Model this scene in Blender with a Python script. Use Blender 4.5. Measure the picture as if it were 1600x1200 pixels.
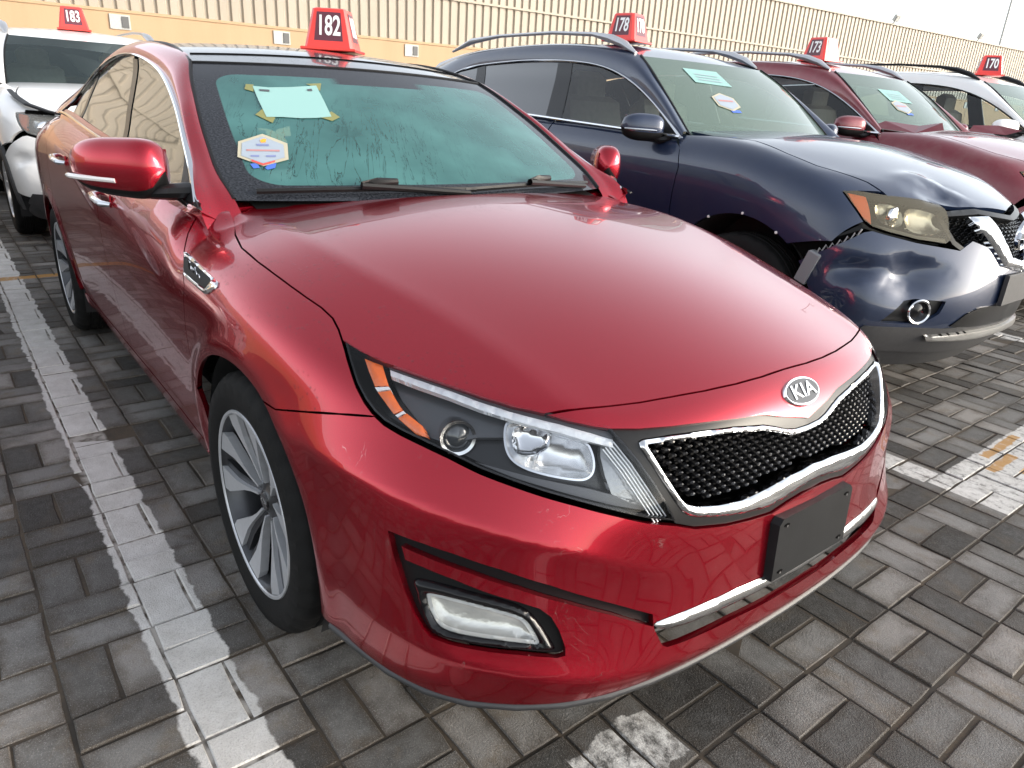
import bpy, math, random
import numpy as np
from mathutils import Matrix, Vector
from mathutils.geometry import delaunay_2d_cdt
R_ = math.radians
for o in list(bpy.data.objects): bpy.data.objects.remove(o)
scene = bpy.context.scene
# ------------------------------------------------------------ camera
CAM = np.array([1.557395, -1.368436, 1.28593, 2.457229, 0.377145, 0.061395, 1117.567584])
def cam_axes():
    yaw, pitch, roll = CAM[3:6]
    f = np.array([math.cos(yaw)*math.cos(pitch), math.sin(yaw)*math.cos(pitch), -math.sin(pitch)])
    r = np.cross(f, [0, 0, 1]); r /= np.linalg.norm(r); u = np.cross(r, f)
    return math.cos(roll)*r+math.sin(roll)*u, -math.sin(roll)*r+math.cos(roll)*u, f
CR, CU, CF = cam_axes()
cam = bpy.data.objects.new('camera', bpy.data.cameras.new('camera'))
scene.collection.objects.link(cam); scene.camera = cam
cam.matrix_world = Matrix(((CR[0], CU[0], -CF[0], CAM[0]), (CR[1], CU[1], -CF[1], CAM[1]), (CR[2], CU[2], -CF[2], CAM[2]), (0, 0, 0, 1)))
cam.data.sensor_width = 36; cam.data.lens = CAM[6]/1600*36
cam.data.clip_start = .05; cam.data.clip_end = 2000
scene.render.resolution_x = 1024; scene.render.resolution_y = 768
# ------------------------------------------------------------ sky and sun
SUN_AZ, SUN_EL = R_(42), R_(17)          # azimuth from +x towards +y
w = bpy.data.worlds.new('World'); scene.world = w; w.use_nodes = True
nt = w.node_tree; bg = nt.nodes['Background']
sky = nt.nodes.new('ShaderNodeTexSky'); sky.sky_type = 'NISHITA'; sky.sun_disc = False
sky.sun_elevation = SUN_EL; sky.sun_rotation = R_(90)-SUN_AZ
sky.dust_density = 1.3; sky.air_density = 1.0; sky.ozone_density = 1.0
hs = nt.nodes.new('ShaderNodeHueSaturation'); hs.inputs['Saturation'].default_value = .30
nt.links.new(sky.outputs[0], hs.inputs['Color']); nt.links.new(hs.outputs[0], bg.inputs[0]); bg.inputs[1].default_value = .15
sun = bpy.data.objects.new('sun', bpy.data.lights.new('sun', 'SUN')); scene.collection.objects.link(sun)
sun.data.energy = .85; sun.data.angle = R_(20); sun.data.color = (1, .86, .66)
sd = Vector((math.cos(SUN_AZ)*math.cos(SUN_EL), math.sin(SUN_AZ)*math.cos(SUN_EL), math.sin(SUN_EL)))
sun.rotation_euler = sd.to_track_quat('Z', 'Y').to_euler()
sun.location = (20, 20, 12)
vs = scene.view_settings; vs.view_transform = 'Standard'; vs.look = 'None'; vs.exposure = 1.7; vs.gamma = 1; vs.use_curve_mapping = False
random.seed(7); rng = np.random.default_rng(7)
# ------------------------------------------------------------ object helpers
COL = scene.collection
def link(o, parent=None):
    COL.objects.link(o)
    if parent is not None: o.parent = parent
    return o
def empty(name, loc=(0, 0, 0), rz=0, parent=None):
    o = bpy.data.objects.new(name, None); o.location = loc; o.rotation_euler = (0, 0, rz); o.empty_display_size = .1
    return link(o, parent)
def tag(o, label=None, cat=None, group=None, kind=None):
    if label: o['label'] = label
    if cat: o['category'] = cat
    if group: o['group'] = group
    if kind: o['kind'] = kind
    return o
def mesh(name, V, Fc, mat, parent=None, smooth=True, normals=None, mats=None, mi=None, sharp=None):
    me = bpy.data.meshes.new(name)
    me.from_pydata([tuple(map(float, v)) for v in V], [], [tuple(int(i) for i in f) for f in Fc])
    for m in (mats or [mat]): me.materials.append(m)
    if mi is not None: me.polygons.foreach_set('material_index', np.array(mi, dtype=np.int32))
    me.polygons.foreach_set('use_smooth', [smooth]*len(me.polygons))
    me.update()
    if normals is not None: me.normals_split_custom_set_from_vertices([tuple(map(float, n)) for n in normals])
    elif smooth and sharp: me.set_sharp_from_angle(angle=R_(sharp))
    return link(bpy.data.objects.new(name, me), parent)
class MB:
    """collects simple solids into one mesh"""
    def __init__(s): s.V = []; s.F = []; s.M = []; s.cm = 0
    def add(s, V, F):
        n = len(s.V); s.V += [tuple(v) for v in V]; s.F += [tuple(i+n for i in f) for f in F]; s.M += [s.cm]*len(F); return s
    def box(s, c, d, rot=None, bev=0):
        x, y, z = d[0]/2, d[1]/2, d[2]/2
        if bev:
            b = bev; V = []
            for sz, q in ((-z, b), (-z+b, 0), (z-b, 0), (z, b)):
                for (sx, sy) in ((-1, -1), (1, -1), (1, 1), (-1, 1)):
                    V.append((sx*(x-q), sy*(y-q), sz))
            F = [(3, 2, 1, 0), (12, 13, 14, 15)]
            for k in range(3):
                for i in range(4): F.append((k*4+i, k*4+(i+1) % 4, k*4+4+(i+1) % 4, k*4+4+i))
        else:
            V = [(sx*x, sy*y, sz*z) for sz in (-1, 1) for (sx, sy) in ((-1, -1), (1, -1), (1, 1), (-1, 1))]
            F = [(3, 2, 1, 0), (4, 5, 6, 7), (0, 1, 5, 4), (1, 2, 6, 5), (2, 3, 7, 6), (3, 0, 4, 7)]
        V = np.array(V)
        if rot is not None: V = V@np.array(rot).T
        return s.add(V+np.array(c), F)
    def tube(s, pts, rad, n=10, cap=True, flat=1.0, up=(0, 0, 1)):
        pts = np.array(pts, float); m = len(pts); rad = np.broadcast_to(np.array(rad, float), (m,)); V = []; F = []
        for i in range(m):
            t = pts[min(i+1, m-1)]-pts[max(i-1, 0)]; t /= np.linalg.norm(t)+1e-12
            a = np.cross(t, up); 
            if np.linalg.norm(a) < 1e-3: a = np.cross(t, (1, 0, 0))
            a /= np.linalg.norm(a); b = np.cross(a, t)
            for k in range(n):
                q = 2*math.pi*k/n; V.append(pts[i]+rad[i]*(math.cos(q)*a+flat*math.sin(q)*b))
        for i in range(m-1):
            for k in range(n): F.append((i*n+k, i*n+(k+1) % n, (i+1)*n+(k+1) % n, (i+1)*n+k))
        if cap: F.append(tuple(range(n-1, -1, -1))); F.append(tuple((m-1)*n+k for k in range(n)))
        return s.add(V, F)
    def lathe(s, prof, n=48, axis='y', c=(0, 0, 0), close=False):
        """prof: (axial, radius)"""
        V = []; F = []; m = len(prof)
        for k in range(n):
            q = 2*math.pi*k/n
            for (h, r) in prof:
                V.append((c[0]+r*math.cos(q), c[1]+h, c[2]+r*math.sin(q)) if axis == 'y' else ((c[0]+r*math.cos(q), c[1]+r*math.sin(q), c[2]+h) if axis == 'z' else (c[0]+h, c[1]+r*math.cos(q), c[2]+r*math.sin(q))))
        for k in range(n):
            k2 = (k+1) % n
            for i in range(m-1+(1 if close else 0)):
                j = (i+1) % m; F.append((k*m+i, k2*m+i, k2*m+j, k*m+j))
        return s.add(V, F)
    def prism(s, poly, h0, h1, M=None, taper=0):
        """polygon (x,y) extruded between h0 and h1 (z); M maps local to world (3x4)"""
        n = len(poly); c = np.mean(poly, axis=0)
        V = [(x, y, h0) for x, y in poly]+[((x-c[0])*(1-taper)+c[0], (y-c[1])*(1-taper)+c[1], h1) for x, y in poly]
        F = [tuple(range(n-1, -1, -1)), tuple(range(n, 2*n))]+[(i, (i+1) % n, n+(i+1) % n, n+i) for i in range(n)]
        V = np.array(V)
        if M is not None: M = np.array(M); V = V@M[:, :3].T+M[:, 3]
        return s.add(V, F)
    def build(s, name, mat, parent=None, smooth=False, sharp=35, mats=None):
        return mesh(name, s.V, s.F, mat, parent, smooth=smooth, sharp=sharp if smooth else None, mats=mats, mi=s.M if mats else None)
# ------------------------------------------------------------ materials
def new_mat(name):
    m = bpy.data.materials.new(name); m.use_nodes = True; nt = m.node_tree
    return m, nt, nt.nodes['Principled BSDF']
def setp(b, **k):
    N = dict(col='Base Color', rough='Roughness', metal='Metallic', coat='Coat Weight', crough='Coat Roughness', alpha='Alpha', spec='Specular IOR Level', ior='IOR', trans='Transmission Weight', em='Emission Color', ems='Emission Strength', sheen='Sheen Weight')
    for a, v in k.items():
        if a in ('col', 'em') and len(v) == 3: v = (*v, 1)
        b.inputs[N[a]].default_value = v
def mat(name, col, rough=.5, metal=0, noise=0, nscale=30, bump=0, bscale=200, rvar=0, **k):
    m, nt, b = new_mat(name); setp(b, col=col, rough=rough, metal=metal, **k)
    if noise or rvar:
        tc = nt.nodes.new('ShaderNodeTexCoord'); n = nt.nodes.new('ShaderNodeTexNoise'); n.inputs['Scale'].default_value = nscale; n.inputs['Detail'].default_value = 6
        nt.links.new(tc.outputs['Object'], n.inputs['Vector'])
        if noise:
            mx = nt.nodes.new('ShaderNodeMix'); mx.data_type = 'RGBA'
            mx.inputs[6].default_value = tuple(c*(1-noise) for c in col[:3])+(1,); mx.inputs[7].default_value = tuple(min(1, c*(1+noise)) for c in col[:3])+(1,)
            nt.links.new(n.outputs['Fac'], mx.inputs[0]); nt.links.new(mx.outputs[2], b.inputs['Base Color'])
        if rvar:
            mr = nt.nodes.new('ShaderNodeMapRange'); mr.inputs[3].default_value = max(0, rough-rvar); mr.inputs[4].default_value = min(1, rough+rvar)
            nt.links.new(n.outputs['Fac'], mr.inputs[0]); nt.links.new(mr.outputs[0], b.inputs['Roughness'])
    if bump:
        tc = nt.nodes.new('ShaderNodeTexCoord'); n = nt.nodes.new('ShaderNodeTexNoise'); n.inputs['Scale'].default_value = bscale; n.inputs['Detail'].default_value = 4
        bp = nt.nodes.new('ShaderNodeBump'); bp.inputs['Strength'].default_value = bump; bp.inputs['Distance'].default_value = .002
        nt.links.new(tc.outputs['Object'], n.inputs['Vector']); nt.links.new(n.outputs['Fac'], bp.inputs['Height']); nt.links.new(bp.outputs[0], b.inputs['Normal'])
    return m
def math_(nt, op, a, b=None, clamp=False):
    n = nt.nodes.new('ShaderNodeMath'); n.operation = op; n.use_clamp = clamp
    for i, v in enumerate((a, b)):
        if v is None: continue
        if isinstance(v, (int, float)): n.inputs[i].default_value = v
        else: nt.links.new(v, n.inputs[i])
    return n.outputs[0]
def mixc(nt, fac, a, b):
    n = nt.nodes.new('ShaderNodeMix'); n.data_type = 'RGBA'
    for i, v in ((0, fac), (6, a), (7, b)):
        if isinstance(v, (int, float)): n.inputs[i].default_value = v
        elif isinstance(v, tuple): n.inputs[i].default_value = v if len(v) == 4 else (*v, 1)
        else: nt.links.new(v, n.inputs[i])
    return n.outputs[2]
def noise_(nt, vec, scale, detail=4, rough=.5, dist=0):
    n = nt.nodes.new('ShaderNodeTexNoise'); n.inputs['Scale'].default_value = scale; n.inputs['Detail'].default_value = detail
    n.inputs['Roughness'].default_value = rough; n.inputs['Distortion'].default_value = dist
    if vec is not None: nt.links.new(vec, n.inputs['Vector'])
    return n.outputs['Fac']
def ramp_(nt, v, a, b, lo=0, hi=1):
    n = nt.nodes.new('ShaderNodeMapRange'); n.inputs[1].default_value = a; n.inputs[2].default_value = b; n.inputs[3].default_value = lo; n.inputs[4].default_value = hi
    nt.links.new(v, n.inputs[0]); return n.outputs[0]
def paint(name, col, metal=.35, rough=.38, drops=.0, dirt=.15, flake=True, coat_rough=.02, dcol=(.12, .1, .09), scratch=0):
    """car paint under clear coat: flakes, thin road film, rain drops"""
    m, nt, b = new_mat(name); setp(b, col=col, metal=metal, rough=rough, coat=.8, crough=coat_rough)
    g = nt.nodes.new('ShaderNodeNewGeometry').outputs['Position']
    film = ramp_(nt, noise_(nt, g, 5, 6, .62), .45, .75)
    c = mixc(nt, math_(nt, 'MULTIPLY', film, dirt), (*col, 1), (*dcol, 1))
    nt.links.new(ramp_(nt, film, 0, 1, coat_rough, coat_rough+.04*min(1, dirt*4)), b.inputs['Coat Roughness'])
    if drops:
        v = nt.nodes.new('ShaderNodeTexVoronoi'); v.inputs['Scale'].default_value = 120; v.inputs['Randomness'].default_value = 1; nt.links.new(g, v.inputs['Vector'])
        sel = ramp_(nt, v.outputs['Color'], .62, .66)          # only some cells carry a drop
        patch = ramp_(nt, noise_(nt, g, 6, 3), .42, .58)
        rad = ramp_(nt, v.outputs['Distance'], .22, .34, 1, 0)
        spx = nt.nodes.new('ShaderNodeSeparateXYZ'); nt.links.new(g, spx.inputs[0])
        zone = math_(nt, 'MAXIMUM', ramp_(nt, spx.outputs[0], -.10, -.34), ramp_(nt, math_(nt, 'ABSOLUTE', spx.outputs[1]), .56, .70))
        d = math_(nt, 'MULTIPLY', math_(nt, 'MULTIPLY', math_(nt, 'MULTIPLY', sel, patch), rad), zone)
        c = mixc(nt, math_(nt, 'MULTIPLY', d, drops), c, tuple(x*.35 for x in col)+(1,))
        bp = nt.nodes.new('ShaderNodeBump'); bp.inputs['Strength'].default_value = .55*drops; bp.inputs['Distance'].default_value = .0016
        nt.links.new(d, bp.inputs['Height']); nt.links.new(bp.outputs[0], b.inputs['Coat Normal'])
    if scratch:
        n = noise_(nt, g, 7, 3, .6, 1.2); rdg = math_(nt, 'ABSOLUTE', math_(nt, 'SUBTRACT', n, .5)); ln = ramp_(nt, rdg, .0035, .001)
        msk = math_(nt, 'MULTIPLY', ramp_(nt, noise_(nt, g, 9, 2), .56, .62), ramp_(nt, noise_(nt, g, 60, 2), .45, .55))
        ln = math_(nt, 'MULTIPLY', math_(nt, 'MULTIPLY', ln, msk), scratch); c = mixc(nt, ln, c, (.55, .35, .33))
        mpz = nt.nodes.new('ShaderNodeMapping'); mpz.inputs['Scale'].default_value = (30, 30, 3); nt.links.new(g, mpz.inputs[0])
        scuff = math_(nt, 'MULTIPLY', ramp_(nt, noise_(nt, mpz.outputs[0], 3, 5, .7), .58, .72), ramp_(nt, noise_(nt, g, 3.3, 2), .52, .62))
        c = mixc(nt, math_(nt, 'MULTIPLY', scuff, .35*scratch), c, (.06, .05, .06)); nt.links.new(math_(nt, 'ADD', math_(nt, 'MULTIPLY', scuff, .12), coat_rough), b.inputs['Coat Roughness'])
    nt.links.new(c, b.inputs['Base Color'])
    return m
def thin_glass(name, tint=(.9, .95, .95), refl=1.0, haze=0.0, hcol=(.5, .6, .6), rough=.01):
    """thin clear sheet: straight-through transparency + Fresnel gloss (+ a film of haze)"""
    m = bpy.data.materials.new(name); m.use_nodes = True; nt = m.node_tree; nt.nodes.clear()
    out = nt.nodes.new('ShaderNodeOutputMaterial'); tr = nt.nodes.new('ShaderNodeBsdfTransparent'); tr.inputs[0].default_value = (*tint, 1)
    gl = nt.nodes.new('ShaderNodeBsdfGlossy'); gl.inputs['Roughness'].default_value = rough
    fr = nt.nodes.new('ShaderNodeFresnel'); fr.inputs[0].default_value = 1.5
    base = tr.outputs[0]
    if haze:
        df = nt.nodes.new('ShaderNodeBsdfDiffuse'); df.inputs[0].default_value = (*hcol, 1)
        ms = nt.nodes.new('ShaderNodeMixShader'); ms.inputs[0].default_value = haze
        nt.links.new(tr.outputs[0], ms.inputs[1]); nt.links.new(df.outputs[0], ms.inputs[2]); base = ms.outputs[0]
    mx = nt.nodes.new('ShaderNodeMixShader'); nt.links.new(math_(nt, 'MULTIPLY', fr.outputs[0], refl, True), mx.inputs[0])
    nt.links.new(base, mx.inputs[1]); nt.links.new(gl.outputs[0], mx.inputs[2]); nt.links.new(mx.outputs[0], out.inputs[0])
    return m
TXT = {}
for t_, bold_ in (('KIA', .010), ('Turbo', .015), ('NISSAN', .015), ('182', .02), ('183', .02), ('178', .02), ('173', .02), ('170', .02), ('184', .02)):
    cu = bpy.data.curves.new('lettering', 'FONT'); cu.body = t_; cu.size = 1; cu.align_x = 'CENTER'; cu.align_y = 'CENTER'; cu.extrude = .02; cu.offset = bold_; cu.resolution_u = 3
    o_ = bpy.data.objects.new('lettering', cu); COL.objects.link(o_)
    TXT[t_] = bpy.data.meshes.new_from_object(o_.evaluated_get(bpy.context.evaluated_depsgraph_get())); bpy.data.objects.remove(o_)
M = {}
M['black'] = mat('black_plastic', (.007, .007, .0075), .42, rvar=.1, spec=.25)
M['matt_black'] = mat('matt_black', (.006, .006, .0065), .5, spec=.18)
M['gloss_black'] = mat('gloss_black', (.006, .006, .007), .2, spec=.35)
M['satin_black'] = mat('satin_black', (.010, .010, .0105), .34, spec=.3, noise=.3, nscale=60)
M['trim'] = mat('grey_black_trim', (.03, .03, .032), .5, noise=.3, nscale=90)
M['dark'] = mat('dark_void', (.003, .003, .003), .9, spec=.05)
M['liner'] = mat('wheel_liner', (.015, .015, .016), .85, noise=.4, nscale=20)
M['chrome'] = mat('chrome', (.72, .73, .75), .07, 1, rvar=.05, nscale=25)
M['satin_chrome'] = mat('satin_chrome', (.62, .63, .64), .2, 1, noise=.12, nscale=40)
M['silver'] = mat('machined_silver', (.52, .53, .55), .32, .5, noise=.08, nscale=80)
M['gunmetal'] = mat('gunmetal', (.055, .057, .062), .3, .6, noise=.2, nscale=30)
M['rubber'] = mat('tyre_rubber', (.007, .007, .007), .75, noise=.45, nscale=25, bump=.4, bscale=300, spec=.2)
M['amber'] = mat('amber_reflector', (.9, .17, .02), .25, coat=1, bump=.6, bscale=120)
M['lens'] = thin_glass('clear_lens', (.95, .96, .97), .6)
M['reflector'] = mat('lamp_reflector', (.78, .79, .80), .24, .9)
M['grey_plastic'] = mat('lamp_grey', (.09, .093, .10), .3, .3)
M['leds'] = mat('led_strip', (.85, .87, .9), .2, .1, bump=1, bscale=150)
M['red'] = paint('red_metallic_paint', (.35, .003, .016), .82, .26, drops=.8, dirt=.02)
M['redclean'] = paint('red_paint_dry', (.35, .003, .016), .82, .26, drops=0, dirt=.03)

M['redbumper'] = paint('red_bumper_paint', (.35, .003, .016), .82, .26, drops=0, dirt=.03, scratch=.45)

# ------------------------------------------------------------ smooth surfaces
def nspline(x,y,q):
    """natural cubic spline (linear extrapolation); y may be (n,) or (n,m)"""
    x=np.asarray(x,float);y=np.asarray(y,float);q=np.asarray(q,float)
    n=len(x);h=np.diff(x);A=np.zeros((n,n));B=np.zeros((n,)+y.shape[1:]);A[0,0]=A[-1,-1]=1
    for i in range(1,n-1):
        A[i,i-1]=h[i-1];A[i,i]=2*(h[i-1]+h[i]);A[i,i+1]=h[i]
        B[i]=6*((y[i+1]-y[i])/h[i]-(y[i]-y[i-1])/h[i-1])
    M=np.linalg.solve(A,B)
    k=np.clip(np.searchsorted(x,q)-1,0,n-2)
    qc=np.clip(q,x[0],x[-1]);hk=h[k];a=(x[k+1]-qc)/hk;b=(qc-x[k])/hk
    if y.ndim>1: a=a[:,None];b=b[:,None];hk=hk[:,None]
    r=a*y[k]+b*y[k+1]+((a**3-a)*M[k]+(b**3-b)*M[k+1])*hk**2/6
    s0=(y[1]-y[0])/h[0]-h[0]*M[1]/6; s1=(y[-1]-y[-2])/h[-1]+h[-1]*M[-2]/6
    lo=np.minimum(q-x[0],0);hi=np.maximum(q-x[-1],0)
    if y.ndim>1: lo=lo[:,None];hi=hi[:,None]
    return r+lo*s0+hi*s1
class Tab:
    """2-D table resampled fine, evaluated with a uniform cubic B-spline"""
    def __init__(s,us,vs,T,du=.03,dv=.03,pad=.25):
        T=np.asarray(T,float)
        s.u0=us[0]-pad;s.v0=vs[0]-pad;s.du=du;s.dv=dv
        U=np.arange(s.u0,us[-1]+pad+du,du);V=np.arange(s.v0,vs[-1]+pad+dv,dv)
        G=nspline(us,T,U);G=nspline(vs,G.T,V).T
        s.G=G
    def __call__(s,u,v):
        G=s.G
        u=np.nan_to_num(u);v=np.nan_to_num(v);a=np.clip((u-s.u0)/s.du,1,G.shape[0]-3.001);b=np.clip((v-s.v0)/s.dv,1,G.shape[1]-3.001)
        i=a.astype(int);j=b.astype(int);a=a-i;b=b-j
        def w(t): return ((1-t)**3/6,(3*t**3-6*t**2+4)/6,(-3*t**3+3*t**2+3*t+1)/6,t**3/6)
        wa=w(a);wb=w(b);r=0
        for m in range(4):
            for n in range(4): r=r+wa[m]*wb[n]*G[i+m-1,j+n-1]
        return r
class Lin:
    def __init__(s,us,T,du=.02,pad=.3):
        s.u0=us[0]-pad;s.du=du;s.G=nspline(us,T,np.arange(s.u0,us[-1]+pad+du,du))
    def __call__(s,u):
        G=s.G;u=np.nan_to_num(u);a=np.clip((u-s.u0)/s.du,1,len(G)-3.001);i=a.astype(int);t=a-i
        return (1-t)**3/6*G[i-1]+(3*t**3-6*t**2+4)/6*G[i]+(-3*t**3+3*t**2+3*t+1)/6*G[i+1]+t**3/6*G[i+2]
def smax(a,b,k):
    h=np.maximum(k-np.abs(a-b),0)/k
    return np.maximum(a,b)+h*h*k*.25

# ------------------------------------------------------------ pixels of the photograph (1600x1200) -> points on a surface
def pix_dirs(uvs):
    uvs = np.atleast_2d(np.array(uvs, float))
    return CF[None]+(uvs[:, :1]-800)/CAM[6]*CR-(uvs[:, 1:]-600)/CAM[6]*CU
def march(O, D, fn, t0, t1, n):
    ts = np.linspace(t0, t1, n); N = len(D); lo = np.full(N, np.nan); prev = fn(O+D*t0)
    for k in range(1, n):
        v = fn(O+D*ts[k]); m = (prev > 0) & (v <= 0) & np.isnan(lo); lo[m] = ts[k-1]; prev = v
    a = lo.copy(); b = lo+(ts[1]-ts[0])
    for _ in range(20):
        m = (a+b)/2; v = fn(O+D*m[:, None]); up = v > 0; a = np.where(up, m, a); b = np.where(up, b, m)
    return O+D*((a+b)/2)[:, None]
def trace(uvs, fn, t0=.8, t1=6, n=180):
    D = pix_dirs(uvs); return march(np.repeat(CAM[None, :3], len(D), 0), D, fn, t0, t1, n)
def on_plane(uv, ax, val):
    d = pix_dirs(uv)[0]; return CAM[:3]+d*((val-CAM[ax])/d[ax])
def grad(fn, P, h=.003):
    g = np.zeros_like(P)
    for k in range(3):
        e = np.zeros(3); e[k] = h; g[:, k] = fn(P+e)-fn(P-e)
    return g/(np.linalg.norm(g, axis=1, keepdims=True)+1e-12)
def dense(c, step, closed=False):
    c = np.array(c, float)
    if closed: c = np.vstack([c, c[:1]])
    d = np.linalg.norm(np.diff(c, axis=0), axis=1); out = []
    for i in range(len(c)-1):
        k = max(1, int(math.ceil(d[i]/step)))
        for j in range(k): out.append(c[i]+(c[i+1]-c[i])*j/k)
    if not closed: out.append(c[-1])
    return np.array(out)
def smooth_curve(c, n):
    """spline through points by chord length"""
    c = np.array(c, float); s = np.r_[0, np.cumsum(np.linalg.norm(np.diff(c, axis=0), axis=1))]
    return nspline(s, c, np.linspace(0, s[-1], n))
class Planar:
    def __init__(s, d, e1, e2, back=2.5, t1=2.6): s.d = np.array(d, float); s.d /= np.linalg.norm(s.d); s.e1 = np.array(e1, float); s.e1 /= np.linalg.norm(s.e1); s.e2 = np.array(e2, float); s.e2 /= np.linalg.norm(s.e2); s.back = back; s.t1 = t1
    def to2(s, P): P = np.atleast_2d(P); return np.stack([P@s.e1, P@s.e2], 1)
    def lift(s, ab, fn): 
        O = ab[:, :1]*s.e1+ab[:, 1:]*s.e2-s.d*s.back
        return march(O, np.repeat(s.d[None], len(ab), 0), fn, 0, s.t1, 54)
class Cyl:
    def __init__(s, cx=-.1, cy=0, r=.9): s.c = (cx, cy); s.r = r
    def to2(s, P): P = np.atleast_2d(P); return np.stack([np.arctan2(P[:, 1]-s.c[1], P[:, 0]-s.c[0])*s.r, P[:, 2]], 1)
    def lift(s, ab, fn):
        ph = ab[:, 0]/s.r; D = -np.stack([np.cos(ph), np.sin(ph), 0*ph], 1)
        O = np.stack([0*ph+s.c[0], 0*ph+s.c[1], ab[:, 1]], 1)-D*1.7
        return march(O, D, fn, 0, 1.6, 44)
SIDE = Planar((0, 1, 0), (1, 0, 0), (0, 0, 1))
TOP = Planar((0, 0, -1), (1, 0, 0), (0, 1, 0))
DIAG = Planar((0, 1, -1), (1, 0, 0), (0, 1, 1))
NOSE = Planar((-1, 0, -.8), (0, 1, 0), (-.8, 0, 1))
FRONT = Planar((-1, 0, 0), (0, 1, 0), (0, 0, 1))
CORNER = Planar((-.8, .55, -.25), (.55, .8, 0), (-.2, .1375, .97))
def inside(pts, loops):
    r = np.zeros(len(pts), bool)
    for L in loops:
        L = np.asarray(L); x0, y0 = L[:, 0], L[:, 1]; x1, y1 = np.roll(x0, -1), np.roll(y0, -1)
        for i in range(0, len(pts), 4000):
            p = pts[i:i+4000]
            c = (y0[None] > p[:, 1:2]) != (y1[None] > p[:, 1:2])
            with np.errstate(divide='ignore', invalid='ignore'): xi = (x1-x0)[None]*(p[:, 1:2]-y0[None])/(y1-y0)[None]+x0[None]
            r[i:i+4000] ^= ((c & (p[:, :1] < xi)).sum(1) % 2).astype(bool)
    return r
def bdist(pts, loops):
    d = np.full(len(pts), 1e9)
    for L in loops:
        L = np.asarray(L); a = L; b = np.roll(L, -1, axis=0); ab = b-a; l2 = (ab**2).sum(1)+1e-15
        for i in range(0, len(pts), 2000):
            p = pts[i:i+2000]; t = np.clip(((p[:, None]-a[None])*ab[None]).sum(2)/l2[None], 0, 1)
            q = a[None]+t[..., None]*ab[None]; d[i:i+2000] = np.minimum(d[i:i+2000], np.sqrt(((p[:, None]-q)**2).sum(2).min(1)))
    return d
def area2(L): x, y = L[:, 0], L[:, 1]; return .5*np.sum(x*np.roll(y, -1)-y*np.roll(x, -1))
def offset_loop(L, d):
    """inward offset (d>0) of a dense closed loop"""
    L = np.asarray(L); s = 1 if area2(L) > 0 else -1
    t = np.roll(L, -1, 0)-np.roll(L, 1, 0); t /= np.linalg.norm(t, axis=1, keepdims=True)+1e-12
    return L+d*s*np.stack([-t[:, 1], t[:, 0]], 1)
def panel(name, fn, chart, loops, mat, parent, step=.02, gap=.002, hem=.012, depth=0., pillow=None, mirror=False, bstep=None, hemmat=None, out=None, disp=None):
    """sheet cut out of the surface fn=0 (pushed in by depth) along closed chart loops (first outer, the rest holes)"""
    g = (lambda P: fn(P)+depth) if depth else fn
    bstep = bstep or step*.6; B = []
    for i, L in enumerate(loops):
        L = dense(L, bstep, True); B.append(offset_loop(L, gap if i == 0 else -gap) if gap else L)
    lo, hi = B[0].min(0), B[0].max(0)
    xs = np.arange(lo[0], hi[0]+step, step); ys = np.arange(lo[1], hi[1]+step, step*.9)
    G = np.array([(x+(step/2 if j % 2 else 0), y) for j, y in enumerate(ys) for x in xs])
    G = G[inside(G, B)]
    if len(G): G = G[bdist(G, B) > step*.45]
    pts = np.vstack(B+[G]); E = []; k = 0
    for L in B:
        n = len(L); E += [(k+i, k+(i+1) % n) for i in range(n)]; k += n
    nb = k
    v, e, f, ov, oe, of = delaunay_2d_cdt([Vector(q) for q in pts], E, [], 0, 1e-7, True)
    ab = np.array([(q.x, q.y) for q in v]); f = np.array([t for t in f if len(t) == 3])
    f = f[inside(ab[f].mean(1), B)]
    P = chart.lift(ab, g); ok = ~np.isnan(P[:, 0])
    if not ok.all():
        for i in np.where(~ok)[0]:
            j = np.where(ok)[0][np.argmin(((ab[ok]-ab[i])**2).sum(1))]; P[i] = P[j]
    N = grad(fn, P)
    if disp is not None: P = P+N*disp(P, ab)[:, None]
    if pillow:
        hgt, wid = pillow; d = np.clip(bdist(ab, B)/wid, 0, 1); P = P+N*(hgt*np.sqrt(1-(1-d)**2))[:, None]
    # orient
    fn_ = np.cross(P[f[:, 1]]-P[f[:, 0]], P[f[:, 2]]-P[f[:, 0]]); flip = (fn_*N[f].mean(1)).sum(1) < 0
    f[flip] = f[flip][:, ::-1]
    V = P; FF = [tuple(t) for t in f]; mi = [0]*len(FF)
    if pillow or disp is not None:
        vn = np.zeros_like(V); fn_ = np.cross(V[f[:, 1]]-V[f[:, 0]], V[f[:, 2]]-V[f[:, 0]])
        for c in range(3): np.add.at(vn, f[:, c], fn_)
        NN = vn/(np.linalg.norm(vn, axis=1, keepdims=True)+1e-15)
    else: NN = N
    if hem:
        # boundary edges = edges used once
        cnt = {}
        for t in f:
            for a, b in ((t[0], t[1]), (t[1], t[2]), (t[2], t[0])): cnt[(a, b)] = 1
        bd = [(a, b) for (a, b) in cnt if (b, a) not in cnt]
        idx = sorted({a for e_ in bd for a in e_}); m = {a: i for i, a in enumerate(idx)}; n0 = len(V); n1 = n0+len(idx)
        T = np.zeros((len(idx), 3))
        for a, b in bd:
            s_ = np.cross(V[b]-V[a], N[a]); T[m[a]] += s_; T[m[b]] += s_
        T /= np.linalg.norm(T, axis=1, keepdims=True)+1e-12
        V = np.vstack([V, P[idx], P[idx]-N[idx]*hem]); NN = np.vstack([NN, T, T])
        for a, b in bd: FF.append((n0+m[b], n0+m[a], n1+m[a], n1+m[b])); mi.append(1 if hemmat else 0)
    mats = [mat]+([hemmat] if hemmat else [])
    o = mesh(name, V, FF, mat, parent, True, NN, mats=mats, mi=mi)
    if out is not None: out['ab'] = ab; out['P'] = P
    if mirror: return o, mirrored(o, parent)
    return o
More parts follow.
